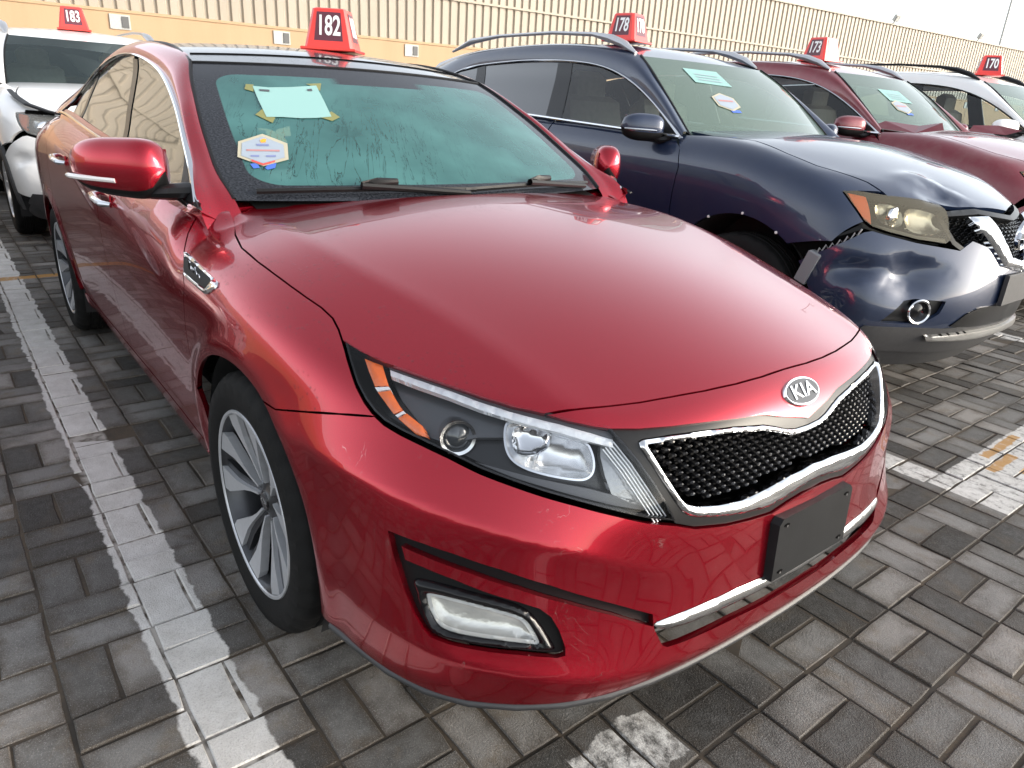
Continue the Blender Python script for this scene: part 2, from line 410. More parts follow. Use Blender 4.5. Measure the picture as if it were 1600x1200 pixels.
def mirrored(o, parent=None, name=None):
    me = o.data; V = np.zeros(len(me.vertices)*3); me.vertices.foreach_get('co', V); V = V.reshape(-1, 3)
    N = np.zeros(len(me.loops)*3); me.loops.foreach_get('normal', N) if False else me.corner_normals.foreach_get('vector', N); N = N.reshape(-1, 3)
    LV = np.zeros(len(me.loops), dtype=np.int32); me.loops.foreach_get('vertex_index', LV)
    vn = np.zeros_like(V); np.add.at(vn, LV, N); vn /= np.linalg.norm(vn, axis=1, keepdims=True)+1e-12
    mi = np.zeros(len(me.polygons), dtype=np.int32); me.polygons.foreach_get('material_index', mi)
    F_ = [tuple(p.vertices)[::-1] for p in me.polygons]
    sm = me.polygons[0].use_smooth if len(me.polygons) else True
    q = mesh(name or o.name.split('.')[0], V*[1, -1, 1], F_, None, parent if parent is not None else o.parent, sm, vn*[1, -1, 1] if sm else None, mats=list(me.materials), mi=mi)
    return q
def grid_patch(name, rows, mat, parent, nu=24, nv=40, mirror=False, thick=0):
    """smooth sheet through a list of curves (each an array of the same number of points)"""
    A = np.array([smooth_curve(r, nv) for r in rows])            # rows x nv x 3
    m = len(rows); t = np.linspace(0, 1, m)
    s = np.zeros(m)
    for i in range(1, m): s[i] = s[i-1]+np.linalg.norm(A[i]-A[i-1], axis=1).mean()
    s /= s[-1]
    G = nspline(s, A.reshape(m, -1), np.linspace(0, 1, nu)).reshape(nu, nv, 3) if m > 2 else np.array([A[0]*(1-q)+A[1]*q for q in np.linspace(0, 1, nu)])
    V = G.reshape(-1, 3); F_ = [(i*nv+j, i*nv+j+1, (i+1)*nv+j+1, (i+1)*nv+j) for i in range(nu-1) for j in range(nv-1)]
    n = np.cross(V[F_[0][1]]-V[F_[0][0]], V[F_[0][3]]-V[F_[0][0]])
    o = mesh(name, V, F_, mat, parent, True)
    if mirror: return o, mirrored(o, parent)
    return o
def text_obj(s, size, mat, name, parent, M4, extrude=.0008, bold=0.0, font_w=1.0):
    """flat lettering turned into a mesh, laid out by the 4x4 matrix M4"""
    me = TXT[s].copy()
    me.transform(Matrix(M4)@Matrix.Diagonal((font_w*size, size, extrude/.02, 1))); me.materials.clear(); me.materials.append(mat); me.name = name
    return link(bpy.data.objects.new(name, me), parent)
def frame(origin, ex, ey):
    ex = np.array(ex, float); ex /= np.linalg.norm(ex); ey = np.array(ey, float); ey -= ex*(ey@ex); ey /= np.linalg.norm(ey); ez = np.cross(ex, ey)
    m = np.eye(4); m[:3, 0] = ex; m[:3, 1] = ey; m[:3, 2] = ez; m[:3, 3] = origin; return m
def round_loop(px, k=3):
    """Chaikin rounding of a closed pixel outline"""
    c = np.array(px, float)
    for _ in range(k):
        n = np.roll(c, -1, 0); c = np.stack([c*.75+n*.25, c*.25+n*.75], 1).reshape(-1, 2)
    return c

# ------------------------------------------------------------ ground: basket-weave pavers with painted bay lines
CELL = .212; JO = .0035; GX0 = .955 % CELL - CELL/2; GY0 = .03
def paver_mat(name):
    m, nt, b = new_mat(name); L = nt.links
    g = nt.nodes.new('ShaderNodeNewGeometry').outputs['Position']; sep = nt.nodes.new('ShaderNodeSeparateXYZ'); L.new(g, sep.inputs[0])
    X, Y = sep.outputs[0], sep.outputs[1]
    # tone of the single brick from an attribute baked on the mesh
    at = nt.nodes.new('ShaderNodeAttribute'); at.attribute_name = 'tone'
    oi = nt.nodes.new('ShaderNodeObjectInfo')
    tone = math_(nt, 'ADD', at.outputs['Fac'], math_(nt, 'MULTIPLY', oi.outputs['Random'], oi.outputs['Alpha'] if False else 0.0))
    tone = math_(nt, 'FRACT', math_(nt, 'ADD', at.outputs['Fac'], math_(nt, 'MULTIPLY', oi.outputs['Random'], 1.0)))
    n1 = noise_(nt, g, 3.1, 5, .6); n2 = noise_(nt, g, 28, 6, .7); n3 = noise_(nt, g, 260, 3, .6); n4 = noise_(nt, g, 9, 4, .6)
    rim = nt.nodes.new('ShaderNodeAttribute'); rim.attribute_name = 'rim'; rim = rim.outputs['Fac']
    tone = math_(nt, 'POWER', tone, .8)
    c = mixc(nt, tone, (.040, .036, .031), (.205, .200, .192))
    c = mixc(nt, math_(nt, 'MULTIPLY', ramp_(nt, tone, .72, .95), .3), c, (.13, .10, .075))
    c = mixc(nt, ramp_(nt, n1, .46, .66, 0, .72), c, (.028, .024, .020))                 # damp, dirty patches
    c = mixc(nt, ramp_(nt, n2, .42, .75, 0, .5), c, (.16, .157, .153))
    c = mixc(nt, ramp_(nt, n4, .54, .74, 0, .6), c, (.12, .085, .047))                 # sand stains
    c = mixc(nt, ramp_(nt, n3, .35, .75, 0, .35), c, (.020, .019, .018))
    grime = math_(nt, 'ADD', rim, math_(nt, 'MULTIPLY', math_(nt, 'SUBTRACT', noise_(nt, g, 22, 5, .7), .5), 1.1))
    c = mixc(nt, ramp_(nt, grime, .55, 1.15, 0, .8), c, (.042, .031, .021))              # dirt trodden into the edges
    oil = ramp_(nt, noise_(nt, g, 1.7, 4, .6, .4), .60, .70, 0, .75); c = mixc(nt, oil, c, (.018, .015, .013))
    c = mixc(nt, ramp_(nt, noise_(nt, g, 420, 2, .5), .56, .72, 0, .5), c, (.30, .295, .285))  # pale aggregate
    vm = nt.nodes.new('ShaderNodeVectorMath'); vm.operation = 'SCALE'; L.new(c, vm.inputs[0]); L.new(ramp_(nt, tone, 0, 1, .58, 1.42), vm.inputs['Scale']); c = vm.outputs[0]
    # paint
    def line(v, c0, w, fuzz=.03, wear=.5, seed=0.):
        mp = nt.nodes.new('ShaderNodeMapping'); mp.inputs['Location'].default_value = (seed, seed*2, 0); L.new(g, mp.inputs[0])
        e = math_(nt, 'ADD', v, math_(nt, 'MULTIPLY', math_(nt, 'SUBTRACT', noise_(nt, mp.outputs[0], 9, 5, .6), .5), fuzz*2))
        d = math_(nt, 'ABSOLUTE', math_(nt, 'SUBTRACT', e, c0)); k = ramp_(nt, d, w/2, w/2-.006)
        return math_(nt, 'MULTIPLY', k, ramp_(nt, noise_(nt, mp.outputs[0], 30, 7, .75), wear-.14, wear+.06), True)
    def lt(v, a): return math_(nt, 'LESS_THAN', v, a)
    def gt(v, a): return math_(nt, 'GREATER_THAN', v, a)
    def mul(*a):
        r = a[0]
        for q in a[1:]: r = math_(nt, 'MULTIPLY', r, q)
        return r
    wl = line(Y, -1.085, .155, .030, .24)
    wl = math_(nt, 'MAXIMUM', wl, mul(line(Y, 1.52, .14, .02, .46, 3.), lt(X, .66)))
    wl = math_(nt, 'MAXIMUM', wl, mul(line(X, .81, .29, .02, .45, 5.), gt(Y, 1.47), lt(Y, 9)))
    wl = math_(nt, 'MAXIMUM', wl, mul(line(Y, 4.15, .13, .02, .46, 7.), lt(X, .6)))
    wl = math_(nt, 'MAXIMUM', wl, mul(line(Y, -3.7, .13, .02, .46, 9.), lt(X, .6)))
    wl = math_(nt, 'MAXIMUM', wl, mul(line(X, .87, .15, .06, .53, 11.), gt(Y, -.54), lt(Y, -.30)))
    wcol = mixc(nt, ramp_(nt, noise_(nt, g, 12, 6, .7), .35, .75), (.62, .61, .59), (.44, .425, .40)); wcol = mixc(nt, ramp_(nt, n3, .5, .75, 0, .45), wcol, (.16, .15, .14))
    c = mixc(nt, math_(nt, 'MULTIPLY', wl, .93), c, wcol)
    yl = mul(line(X, -4.12, .11, .02, .42, 13.), lt(Y, 12))
    for k, (x0, y0, w_, y1) in enumerate(((.70, 1.92, .045, 2.3), (.77, 1.80, .045, 2.06), (.86, 1.9, .04, 2.2))):
        yl = math_(nt, 'MAXIMUM', yl, mul(line(X, x0, w_, .02, .40, 17.+k), gt(Y, y0), lt(Y, y1)))
    c = mixc(nt, math_(nt, 'MULTIPLY', yl, .85), c, (.36, .18, .03))
    L.new(c, b.inputs['Base Color'])
    L.new(math_(nt, 'MAXIMUM', ramp_(nt, n1, .35, .7, .85, .55), math_(nt, 'MULTIPLY', wl, .85)), b.inputs['Roughness']); b.inputs['Specular IOR Level'].default_value = .35
    bp = nt.nodes.new('ShaderNodeBump'); bp.inputs['Strength'].default_value = .7; bp.inputs['Distance'].default_value = .004
    L.new(math_(nt, 'ADD', n3, math_(nt, 'MULTIPLY', n2, .8)), bp.inputs['Height']); L.new(bp.outputs[0], b.inputs['Normal'])
    return m
M['paver'] = paver_mat('concrete_paver')
def sand_mat():
    m, nt, b = new_mat('joint_sand'); g = nt.nodes.new('ShaderNodeNewGeometry').outputs['Position']
    c = mixc(nt, ramp_(nt, noise_(nt, g, 4, 5, .6), .35, .65), (.026, .021, .016), (.085, .062, .040)); c = mixc(nt, ramp_(nt, noise_(nt, g, 150, 3), .4, .7, 0, .5), c, (.03, .028, .025))
    sp_ = nt.nodes.new('ShaderNodeSeparateXYZ'); nt.links.new(g, sp_.inputs[0]); ln = ramp_(nt, math_(nt, 'ABSOLUTE', math_(nt, 'ADD', sp_.outputs[1], 1.085)), .070, .060)
    c = mixc(nt, math_(nt, 'MULTIPLY', ln, ramp_(nt, noise_(nt, g, 25, 4), .35, .6)), c, (.34, .32, .29))
    nt.links.new(c, b.inputs['Base Color']); b.inputs['Roughness'].default_value = .95; return m
M['sand'] = sand_mat()
bed = MB()
for x0, x1, y0, y1 in ((-3, 7.4, -6.4, 3.2), (-.9, 7.4, 3.2, 9.1), (-7, -3, -4, 1.2)): bed.add([(x0, y0, -.0045), (x1, y0, -.0045), (x1, y1, -.0045), (x0, y1, -.0045)], [(0, 1, 2, 3)])
bed = bed.build('joint_sand', M['sand'])
tag(bed, kind='structure', label='sand bed between the paving blocks')
pav = empty('pavement'); tag(pav, kind='structure', label='grey basket weave block paving of the yard')
def paver_geo(cx, cy, along_x, seed):
    """one worn concrete block: uneven rim, rounded edge, slight tilt; returns verts, faces"""
    r = np.random.default_rng(seed); hx, hy = ((CELL-JO)/2, (CELL/2-JO)/2) if along_x else ((CELL/2-JO)/2, (CELL-JO)/2)
    hx -= r.uniform(0, .004); hy -= r.uniform(0, .003)
    P = [(-hx, -hy), (0, -hy), (hx, -hy), (hx, 0), (hx, hy), (0, hy), (-hx, hy), (-hx, 0)]
    P = np.array(P)+r.normal(0, .0013, (8, 2)); dz = r.normal(0, .0016)-.0005; tx, ty = r.normal(0, .006, 2)
    if r.random() < .0:
        k = r.integers(0, 4)*2; P[k] *= .86                                              # a broken corner
    ring = []
    for z, q in ((-.05, 1.), (-.005, 1.), (-.0016, .985), (0, .955)):
        ring += [(x*(1-(1-q)*(.05/hx if False else 1)), y*(1-(1-q)*(hx/hy if hx > hy else 1)) if False else y*q, z) for x, y in P*[1, 1]]
    V = np.array(ring); s = np.array([q for q in (1., 1., .985, .955) for _ in range(8)])
    V[:, 0] = np.tile(P[:, 0], 4); V[:, 1] = np.tile(P[:, 1], 4)
    ins = np.array([i for i in (0, .0, .0010, .0030) for _ in range(8)]); V[:, 0] -= np.sign(V[:, 0])*(np.abs(V[:, 0]) > .01)*ins; V[:, 1] -= np.sign(V[:, 1])*(np.abs(V[:, 1]) > .01)*ins
    V[:, 2] += dz+V[:, 0]*tx+V[:, 1]*ty; V[:, 0] += cx; V[:, 1] += cy
    V = np.vstack([V, [cx, cy, dz]])
    F_ = [(24+i, 24+(i+1) % 8, 32) for i in range(8)]+[(k*8+i, k*8+(i+1) % 8, k*8+8+(i+1) % 8, k*8+8+i) for k in range(3) for i in range(8)]
    return V, F_
def project(P):
    d = np.atleast_2d(P)-CAM[:3]; z = d@CF; zz = np.where(z > .05, z, np.nan)
    return np.stack([800+CAM[6]*(d@CR)/zz, 600-CAM[6]*(d@CU)/zz], 1), z
spots = []
for i in range(-70, 30):
    for j in range(-30, 90):
        x, y = GX0+i*CELL, GY0+j*CELL
        if (x < -3 and (y > 1.2 or y < -4)) or (x < -7) : continue
        if y > 3.2 and x < -.9: continue
        if y > 9 : continue
        if math.hypot(x-CAM[0], y-CAM[1]) > 11: continue
        ax = (i+j) % 2 == 0
        for s_ in (-.25, .25):
            spots.append((x, y+s_*CELL, True) if ax else (x+s_*CELL, y, False))
Pc = np.array([(x, y, 0) for x, y, a in spots]); uvp, zz = project(Pc)
vis = (zz > .1) & (uvp[:, 0] > -90) & (uvp[:, 0] < 1690) & (uvp[:, 1] > 200) & (uvp[:, 1] < 1330)
under = (Pc[:, 0] < .55) & (np.abs(Pc[:, 1]) < .62) & (Pc[:, 0] > -3.6)                 # lies under the red car
vis &= ~under
order = np.argsort(np.where(vis, zz, 99)); near = set(order[:300].tolist())
SV, SF, ST = [], [], []
proto = {}
for k, (x, y, a) in enumerate(spots):
    V, F_ = paver_geo(x, y, a, 1000+k)
    if k in near:
        o = mesh('paver', V-[x, y, 0], F_, M['paver'], pav, False); o.location = (x, y, 0)
        at = o.data.attributes.new('tone', 'FLOAT', 'POINT'); at.data.foreach_set('value', np.full(len(V), rng.random())); er = o.data.attributes.new('rim', 'FLOAT', 'POINT'); er.data.foreach_set('value', np.r_[np.ones(len(V)-1), 0])
    elif zz[k] > -8:
        n = len(SV); SV += V.tolist(); SF += [tuple(q+n for q in f) for f in F_]; ST += [rng.random()]*len(V)
far = mesh('paver_field', SV, SF, M['paver'], pav, False); far['kind'] = 'stuff'
er = far.data.attributes.new('rim', 'FLOAT', 'POINT'); er.data.foreach_set('value', np.tile(np.r_[np.ones(32), 0], len(SV)//33))
at = far.data.attributes.new('tone', 'FLOAT', 'POINT'); at.data.foreach_set('value', np.array(ST))
# yard beyond the built blocks: the same paving, too far off to tell the blocks apart
def far_mat():
    m, nt, b = new_mat('far_paving'); g = nt.nodes.new('ShaderNodeNewGeometry').outputs['Position']
    br = nt.nodes.new('ShaderNodeTexBrick'); br.inputs['Scale'].default_value = 1; br.inputs['Brick Width'].default_value = .21; br.inputs['Row Height'].default_value = .105; br.inputs['Mortar Size'].default_value = .004
    br.inputs[1].default_value = (.06, .058, .056, 1); br.inputs[2].default_value = (.10, .098, .095, 1); br.inputs[3].default_value = (.06, .05, .04, 1); nt.links.new(g, br.inputs[0])
    c = mixc(nt, ramp_(nt, noise_(nt, g, 2, 5, .6), .35, .7, 0, .5), br.outputs[0], (.06, .055, .05)); nt.links.new(c, b.inputs['Base Color']); b.inputs['Roughness'].default_value = .65
    return m
ground = mesh('ground', [(-300, -300, -.03), (300, -300, -.03), (300, 300, -.03), (-300, 300, -.03)], [(0, 1, 2, 3)], far_mat(), None, False)
tag(ground, kind='structure', label='paved ground of the car yard')

# ------------------------------------------------------------ perimeter wall: orange plinth, ribbed sheet fence
WA = R_(3.2); WX = -15.5                         # the wall runs along y, turned a little
wall = empty('perimeter_wall', (WX, 0, 0), 0); wall.rotation_euler = (0, 0, -WA)
tag(wall, 'orange concrete wall topped with a tall cream ribbed metal fence', 'wall')
def stain_mat(name, col, dark, scale=.8, amt=.5, rough=.8, streak=True):
    m, nt, b = new_mat(name); g = nt.nodes.new('ShaderNodeTexCoord').outputs['Object']
    mp = nt.nodes.new('ShaderNodeMapping'); mp.inputs['Scale'].default_value = (1, 1, .12 if streak else 1); nt.links.new(g, mp.inputs[0])
    c = mixc(nt, ramp_(nt, noise_(nt, mp.outputs[0], scale*6, 6, .65), .4, .75, 0, amt), (*col, 1), (*dark, 1)); c = mixc(nt, ramp_(nt, noise_(nt, g, 40, 5), .4, .8, 0, .18), c, (*dark, 1))
    nt.links.new(c, b.inputs['Base Color']); b.inputs['Roughness'].default_value = rough; return m
M['orange_wall'] = stain_mat('orange_plinth_paint', (.44, .30, .18), (.34, .225, .125), .5, .3)
M['sheet'] = stain_mat('cream_sheet_metal', (.37, .32, .255), (.25, .21, .16), .4, .35, .55)
M['post'] = mat('cream_steel', (.36, .31, .24), .55, noise=.15)
Y0, Y1, PZ = -45., 90., 2.42
b = MB()
b.box((-.15, (Y0+Y1)/2, PZ/2-.1), (.30, Y1-Y0, PZ+.2)); b.build('plinth', M['orange_wall'], wall)
b = MB(); b.box((-.16, (Y0+Y1)/2, PZ+.03), (.36, Y1-Y0, .06), bev=.01); b.build('coping', M['orange_wall'], wall)
V = []; F_ = []; pitch = .24; n = int((Y1-Y0)/pitch)
for k in range(n):
    y = Y0+k*pitch
    for dy, dx in ((0, -.045), (.04, -.045), (.065, 0), (.215, 0)):
        for z in (PZ+.05, 4.86): V.append((-.10+dx, y+dy, z))
m_ = len(V)//2
for i in range(m_-1): F_.append((2*i, 2*i+2, 2*i+3, 2*i+1))
sh = mesh('ribbed_sheet', V, F_, M['sheet'], wall, False); sh['kind'] = 'stuff'
b = MB()
for z in (3.50,): b.box((-.075, (Y0+Y1)/2, z), (.05, Y1-Y0, .05))
b.build('rail', M['post'], wall)
b = MB(); b.box((-.10, (Y0+Y1)/2, 4.88), (.12, Y1-Y0, .05)); b.build('capping', M['post'], wall)
for y in np.arange(Y0+2.5, Y1, 6.0):
    b = MB(); b.box((-.21, y, 3.6), (.10, .10, 2.5)); b.build('post', M['post'], wall)
M['vent'] = mat('vent_grey', (.42, .42, .40), .5, noise=.3); M['vent_dark'] = mat('vent_dark', (.10, .10, .10), .6)
for y in np.arange(2.1-3.15*5, 50, 3.15):
    b = MB(); b.box((.012, y, 2.26), (.03, .36, .26)); v = b.build('vent', M['vent'], wall)
    b = MB(); b.box((.034, y+.09, 2.26), (.02, .12, .20)); b.build('louvre', M['vent_dark'], v)
for y in np.arange(2.1-3.15*5+.1, 50, 6.3):
    b = MB(); b.box((.004, y, 1.05), (.008, .012, 2.0)); b.build('joint', M['vent_dark'], wall)
# floodlights on the fence and a tall lamp pole behind it
M['lamp_grey'] = mat('floodlight_grey', (.45, .44, .41), .5)
for i, y in enumerate((21.6, 29.2, 36.2, 45.5)):
    fl = empty('floodlight', (WX+y*math.sin(WA)+.0, y, 4.9)); tag(fl, 'small grey floodlight standing on top of the cream ribbed fence', 'floodlight', 'floodlights along the fence')
    b = MB(); b.box((0, 0, .05), (.05, .05, .12)); b.build('bracket', M['lamp_grey'], fl)
    b = MB(); b.box((.06, 0, .18), (.10, .34, .24), rot=Matrix.Rotation(R_(25), 3, 'Y'), bev=.02); hd = b.build('housing', M['lamp_grey'], fl)
    b = MB(); b.box((.125, 0, .15), (.008, .28, .18), rot=Matrix.Rotation(R_(25), 3, 'Y')); b.build('glass', M['vent'], hd)
pt = on_plane((1570, 40), 0, -24.0)
pole = empty('lamp_pole', (pt[0], pt[1], 0)); tag(pole, 'tall thin grey lamp pole beyond the fence', 'pole')
b = MB(); b.tube([(0, 0, 0), (0, 0, 16)], [.11, .06], 12); b.build('shaft', M['lamp_grey'], pole, True)
b = MB(); b.box((.35, 0, 16.0), (.8, .28, .1), bev=.03); b.build('lamp_head', M['lamp_grey'], pole)

# ------------------------------------------------------------ red saloon: body surface (implicit)
# ---------------- Kia
YL=[0,.15,.30,.45,.57,.68,.76,.83,.88,.93]
ZF=[.12,.20,.26,.32,.40,.50,.58,.65,.70,.756,.80,.90]
X0=[.86,.905,.925,.935,.935,.928,.918,.896,.876,.857,.835,.77]
gl=[0,.003,.012,.032,.066,.128,.20,.292,.41,.60]
gm=[0,.006,.024,.062,.104,.162,.232,.330,.45,.63]
gu=[0,.006,.022,.064,.138,.235,.335,.455,.60,.82]
def _F():
    T=[]
    for z,x in zip(ZF,X0):
        a=np.interp(z,[.12,.26,.42,.60,.72,.9],[0,0,1,1.4,2,2])
        g=np.array(gl)*(1-a)+np.array(gm)*a if a<1 else np.array(gm)*(2-a)+np.array(gu)*(a-1)
        T.append(x-g)
    return Tab(ZF,YL,np.array(T),.02,.02)
F=_F()
XW=[-3.9,-3.3,-2.8,-2.2,-1.5,-.8,-.3,0,.3,.6,.9]
ZW=[.12,.20,.28,.38,.52,.66,.78,.88,.96,1.05]
WT=[[.70,.76,.79,.80,.815,.82,.815,.80,.77,.72],
 [.77,.82,.855,.87,.88,.888,.888,.87,.84,.79],
 [.78,.83,.87,.893,.905,.912,.91,.895,.865,.81],
 [.79,.84,.868,.885,.902,.913,.914,.897,.86,.80],
 [.79,.84,.865,.880,.898,.912,.914,.896,.855,.79],
 [.79,.84,.865,.882,.899,.912,.913,.894,.852,.79],
 [.79,.84,.87,.888,.903,.911,.909,.889,.845,.78],
 [.79,.84,.872,.892,.905,.910,.905,.88,.83,.76],
 [.79,.855,.876,.890,.90,.905,.895,.86,.80,.72],
 [.78,.84,.862,.875,.885,.887,.870,.825,.755,.66],
 [.70,.75,.79,.82,.84,.84,.82,.77,.69,.60]]
W=Tab(XW,ZW,WT,.05,.02)
hc=Lin([-3.9,-3.3,-2.9,-2.2,-1,-.40,-.2,0,.2,.4,.6,.72,.80,.87,.95],[1.03,1.10,1.14,1.14,1.09,1.003,.986,.964,.935,.898,.85,.815,.785,.745,.69])
cy=Lin([-3.9,-3.2,-2.6,-2.1,-1.5,-.9,-.556,-.316,-.1,.114,.306,.47,.60,.70,.9],[.60,.64,.66,.66,.665,.67,.675,.675,.667,.632,.58,.548,.53,.52,.50])
cz=Lin([-3.9,-3.2,-2.6,-2.1,-1.5,-.9,-.556,-.316,-.1,.114,.306,.47,.60,.70,.9],[1.02,1.10,1.145,1.13,1.085,1.035,.965,.953,.940,.907,.869,.833,.80,.77,.69])
def H(x,a):
    z0=hc(x);y=cy(x);z=cz(x)
    t=a/y
    tt=np.clip(np.abs(t),0,1);ins=z+(z0-z)*(1-tt*tt)**1.35
    d=a-y
    u_=np.clip((-.40-x)/.18,0,1);out=z-.29*d-.15*np.maximum(d,0)**2+.05*u_*u_*(3-2*u_)*np.clip((.95+x)/.2,0,1)*np.clip((a-.69)/.06,0,1)
    return -smax(-ins,-out,.006)
BELT=Lin([-3.9,-3.2,-2.6,-2.1,-1.7,-1.1,-.42,-.1,.3,.9],[1.0,1.06,1.11,1.085,1.06,1.018,.967,.965,.965,.965],.05)
ZC1=Lin([.25,.455,.583,.69,.76,.82,.88,.95],[.43,.494,.542,.578,.600,.617,.629,.637],.05)
ZC2=Lin([0,.37,.52,.60,.69,.75,.80,.9],[.268,.271,.281,.294,.311,.324,.335,.355],.05)
def kia_body(P):
    x,y,z=P[:,0],P[:,1],P[:,2];a=np.sqrt(y*y+1e-6)
    r=np.hypot(x,z-.335);r2=np.hypot(x+2.795,z-.335)
    q=np.clip((z-.5)/.42,0,1);zs=z-(BELT(x)-.967)*q*q*(3-2*q)
    w=W(x,zs)+.012*np.exp(-((r-.385)/.035)**2)+.012*np.exp(-((r2-.385)/.035)**2)
    ft=(z-H(x,a))*.95;fs=(a-w)
    ff=(x-F(z,a))*np.interp(a,[0,.5,.7,.8,.9],[1,.85,.62,.5,.3])
    f=smax(ft,fs,.10)
    f=smax(f,ff,.045+.035*np.clip((a-.4)/.4,0,1))
    zc1=ZC1(a);fd=np.clip((a-.36)/.25,0,1)*np.clip((x-.12)/.25,0,1)
    f=f-.0105*fd*np.exp(-np.sqrt((z-zc1)**2+7e-5)/.05)
    zc2=ZC2(a);fd=np.clip((.90-a)/.12,0,1)*np.clip((x-.3)/.2,0,1)
    f=f-.011*fd*np.exp(-np.sqrt((z-zc2)**2+7e-5)/.035)
    fr=(-3.885+.12*np.abs(a/.9)**3-x)
    f=smax(f,fr,.12)
    return f

# ------------------------------------------------------------ red saloon: panels cut along outlines measured in the photograph
KIA = empty('red_saloon'); tag(KIA, 'wet glossy red saloon with dark glass roof and number 182 on top', 'car')
KB = kia_body
def T3(uvs, depth=0.): 
    P = trace(uvs, (lambda q: KB(q)+depth) if depth else KB); return P[~np.isnan(P[:, 0])]
def sym2(chart, half3):
    """closed symmetric loop in chart coords from the right half (3-D, runs centre -> ... -> centre)"""
    L = np.vstack([half3, (half3*[1, -1, 1])[::-1]]); return chart.to2(L)
def snap0(P, first=True, last=True):
    P = P.copy()
    if first: P[0, 1] = -.0005
    if last: P[-1, 1] = -.0005
    return P
px_hood_side = [(366, 317), (364, 340), (367.5, 367), (377.5, 387.5), (402.5, 409), (427.5, 427.5), (452.5, 446), (477.5, 464), (502.5, 481), (520, 497.5), (529, 515), (535, 533)]
px_hl_top = [(536, 534), (562, 550), (600, 567), (650, 585), (700, 602), (750, 620), (800, 636), (850, 648), (888, 659), (925, 667), (952, 671)]
px_hl_in = [(952, 671), (975, 696), (1000, 726), (1025, 762), (1045, 795), (1057, 821)]
px_hl_low = [(1057, 821), (1012, 817), (962, 806), (900, 790), (850, 776), (800, 759), (750, 740), (700, 715), (662, 697), (625, 679), (600, 664), (585, 650)]
px_hl_rear = [(585, 650), (570, 630), (557, 605), (547, 575), (540, 550), (536, 534)]
px_nose_top = [(852, 648), (900, 640), (950, 635), (1000, 629), (1050, 620), (1100, 611), (1150, 600), (1190, 589)]
px_nose_low = [(952, 671), (1000, 671), (1050, 667), (1100, 661), (1150, 655), (1190, 649.5), (1200, 649.5), (1222, 652.5), (1240, 653)]
px_bump_top = [(1057, 821), (1087, 826), (1137, 821), (1175, 812), (1207, 802), (1232, 785), (1255, 771)]
px_chr_out = [(1246, 671.5), (1232, 672), (1213, 668), (1197, 666), (1150, 669.5), (1100, 676), (1050, 683), (1006, 690), (1000, 694), (1003, 703), (1020, 727), (1037, 754), (1055, 782), (1068, 800), (1078, 807), (1090, 810), (1125, 809), (1162, 804), (1200, 794), (1225, 780), (1250, 763)]
px_chr_in = [(1248, 679), (1236, 680), (1213, 676), (1197, 674), (1150, 677), (1100, 683), (1050, 690), (1013, 696), (1022, 712), (1037, 737), (1055, 765), (1070, 786), (1080, 792), (1092, 794), (1125, 792), (1162, 784), (1200, 766), (1237, 745), (1256, 736)]
HC = lambda x: float(hc(np.array([x]))[0])
def cpt(x=None, z=None):
    """point of the centre line of the body"""
    if z is not None: return FRONT.lift(np.array([[-.0005, z]]), KB)[0]
    return TOP.lift(np.array([[x, -.0005]]), KB)[0]
hood_side = T3(px_hood_side); nose_top = T3(px_nose_top)
hl_top = T3(px_hl_top); hl_in = T3(px_hl_in); hl_low = T3(px_hl_low); hl_rear = T3(px_hl_rear)
nose_low = T3(px_nose_low); bump_top = T3(px_bump_top); chr_out = T3(px_chr_out); chr_in = T3(px_chr_in)
hood_c = cpt(x=.801)
hood_corner_i = 7
cowl = np.array([(-.36, -.0005, 1.0), (-.372, -.15, 1.0), (-.40, -.32, .99), (-.452, -.50, .98), (-.535, -.645, .965)])
hood_half = np.vstack([cowl, hood_side[1:], hl_top[1:8], nose_top[1:], [hood_c]])
panel('hood', KB, TOP, [sym2(TOP, hood_half)], M['red'], KIA, step=.015, gap=.0022, hem=.014)
nose_half = snap0(np.vstack([[hood_c], nose_top[::-1], hl_top[8:-1], nose_low, [cpt(z=.6975)]]))
panel('nose_panel', KB, NOSE, [sym2(NOSE, nose_half)], M['redclean'], KIA, step=.018, gap=.0018, hem=.01)
# ---- wheel arch curves
def side_pt(x, z): return SIDE.lift(np.array([[x, z]]), KB)[0]
ARC = .368
def arch(cx, a0, a1, n=40, r=ARC):
    return SIDE.lift(np.array([(cx+r*math.cos(R_(q)), .335+r*math.sin(R_(q))) for q in np.linspace(a0, a1, n)]), KB)
joint_a = math.degrees(math.asin((.592-.335)/ARC))
fb = T3([(430, 640), (480, 644), (530, 647), (580, 650.5)])           # fender to bumper joint
zj = fb[0][2]; joint_a = math.degrees(math.asin(min(1, (zj-.335)/ARC)))
arch_f = arch(0, -16, joint_a, 26)                                      # bumper side of the arch, bottom to joint
arch_r = arch(0, joint_a, 196, 46)                                      # fender side
CYL = Cyl(-.1, 0, .9)
bump_low = [(arch_f[0][0], arch_f[0][1], arch_f[0][2])]
def cyl_pt(phi, z): return CYL.lift(np.array([[-phi*.9, z]]), KB)[0]
ph0 = abs(CYL.to2(arch_f[:1])[0, 0])/.9
low = np.array([cyl_pt(p_, z_) for p_, z_ in zip(np.linspace(0.0005, ph0-.03, 14), np.interp(np.linspace(0, 1, 14), [0, .35, .7, .9, 1], [.244, .240, .228, .226, .232]))])
bump_half = np.vstack([[cpt(z=.552)], bump_top[::-1], hl_low[1:], fb[::-1], arch_f[::-1], low[::-1]])
bump_half = snap0(bump_half)
px_strip_t = [(607, 830), (660, 850), (710, 867), (785, 892), (860, 916), (960, 945), (1019, 961)]
px_strip_b = [(1020, 978), (960, 961), (885, 942), (810, 920), (735, 895), (660, 867), (626, 852)]
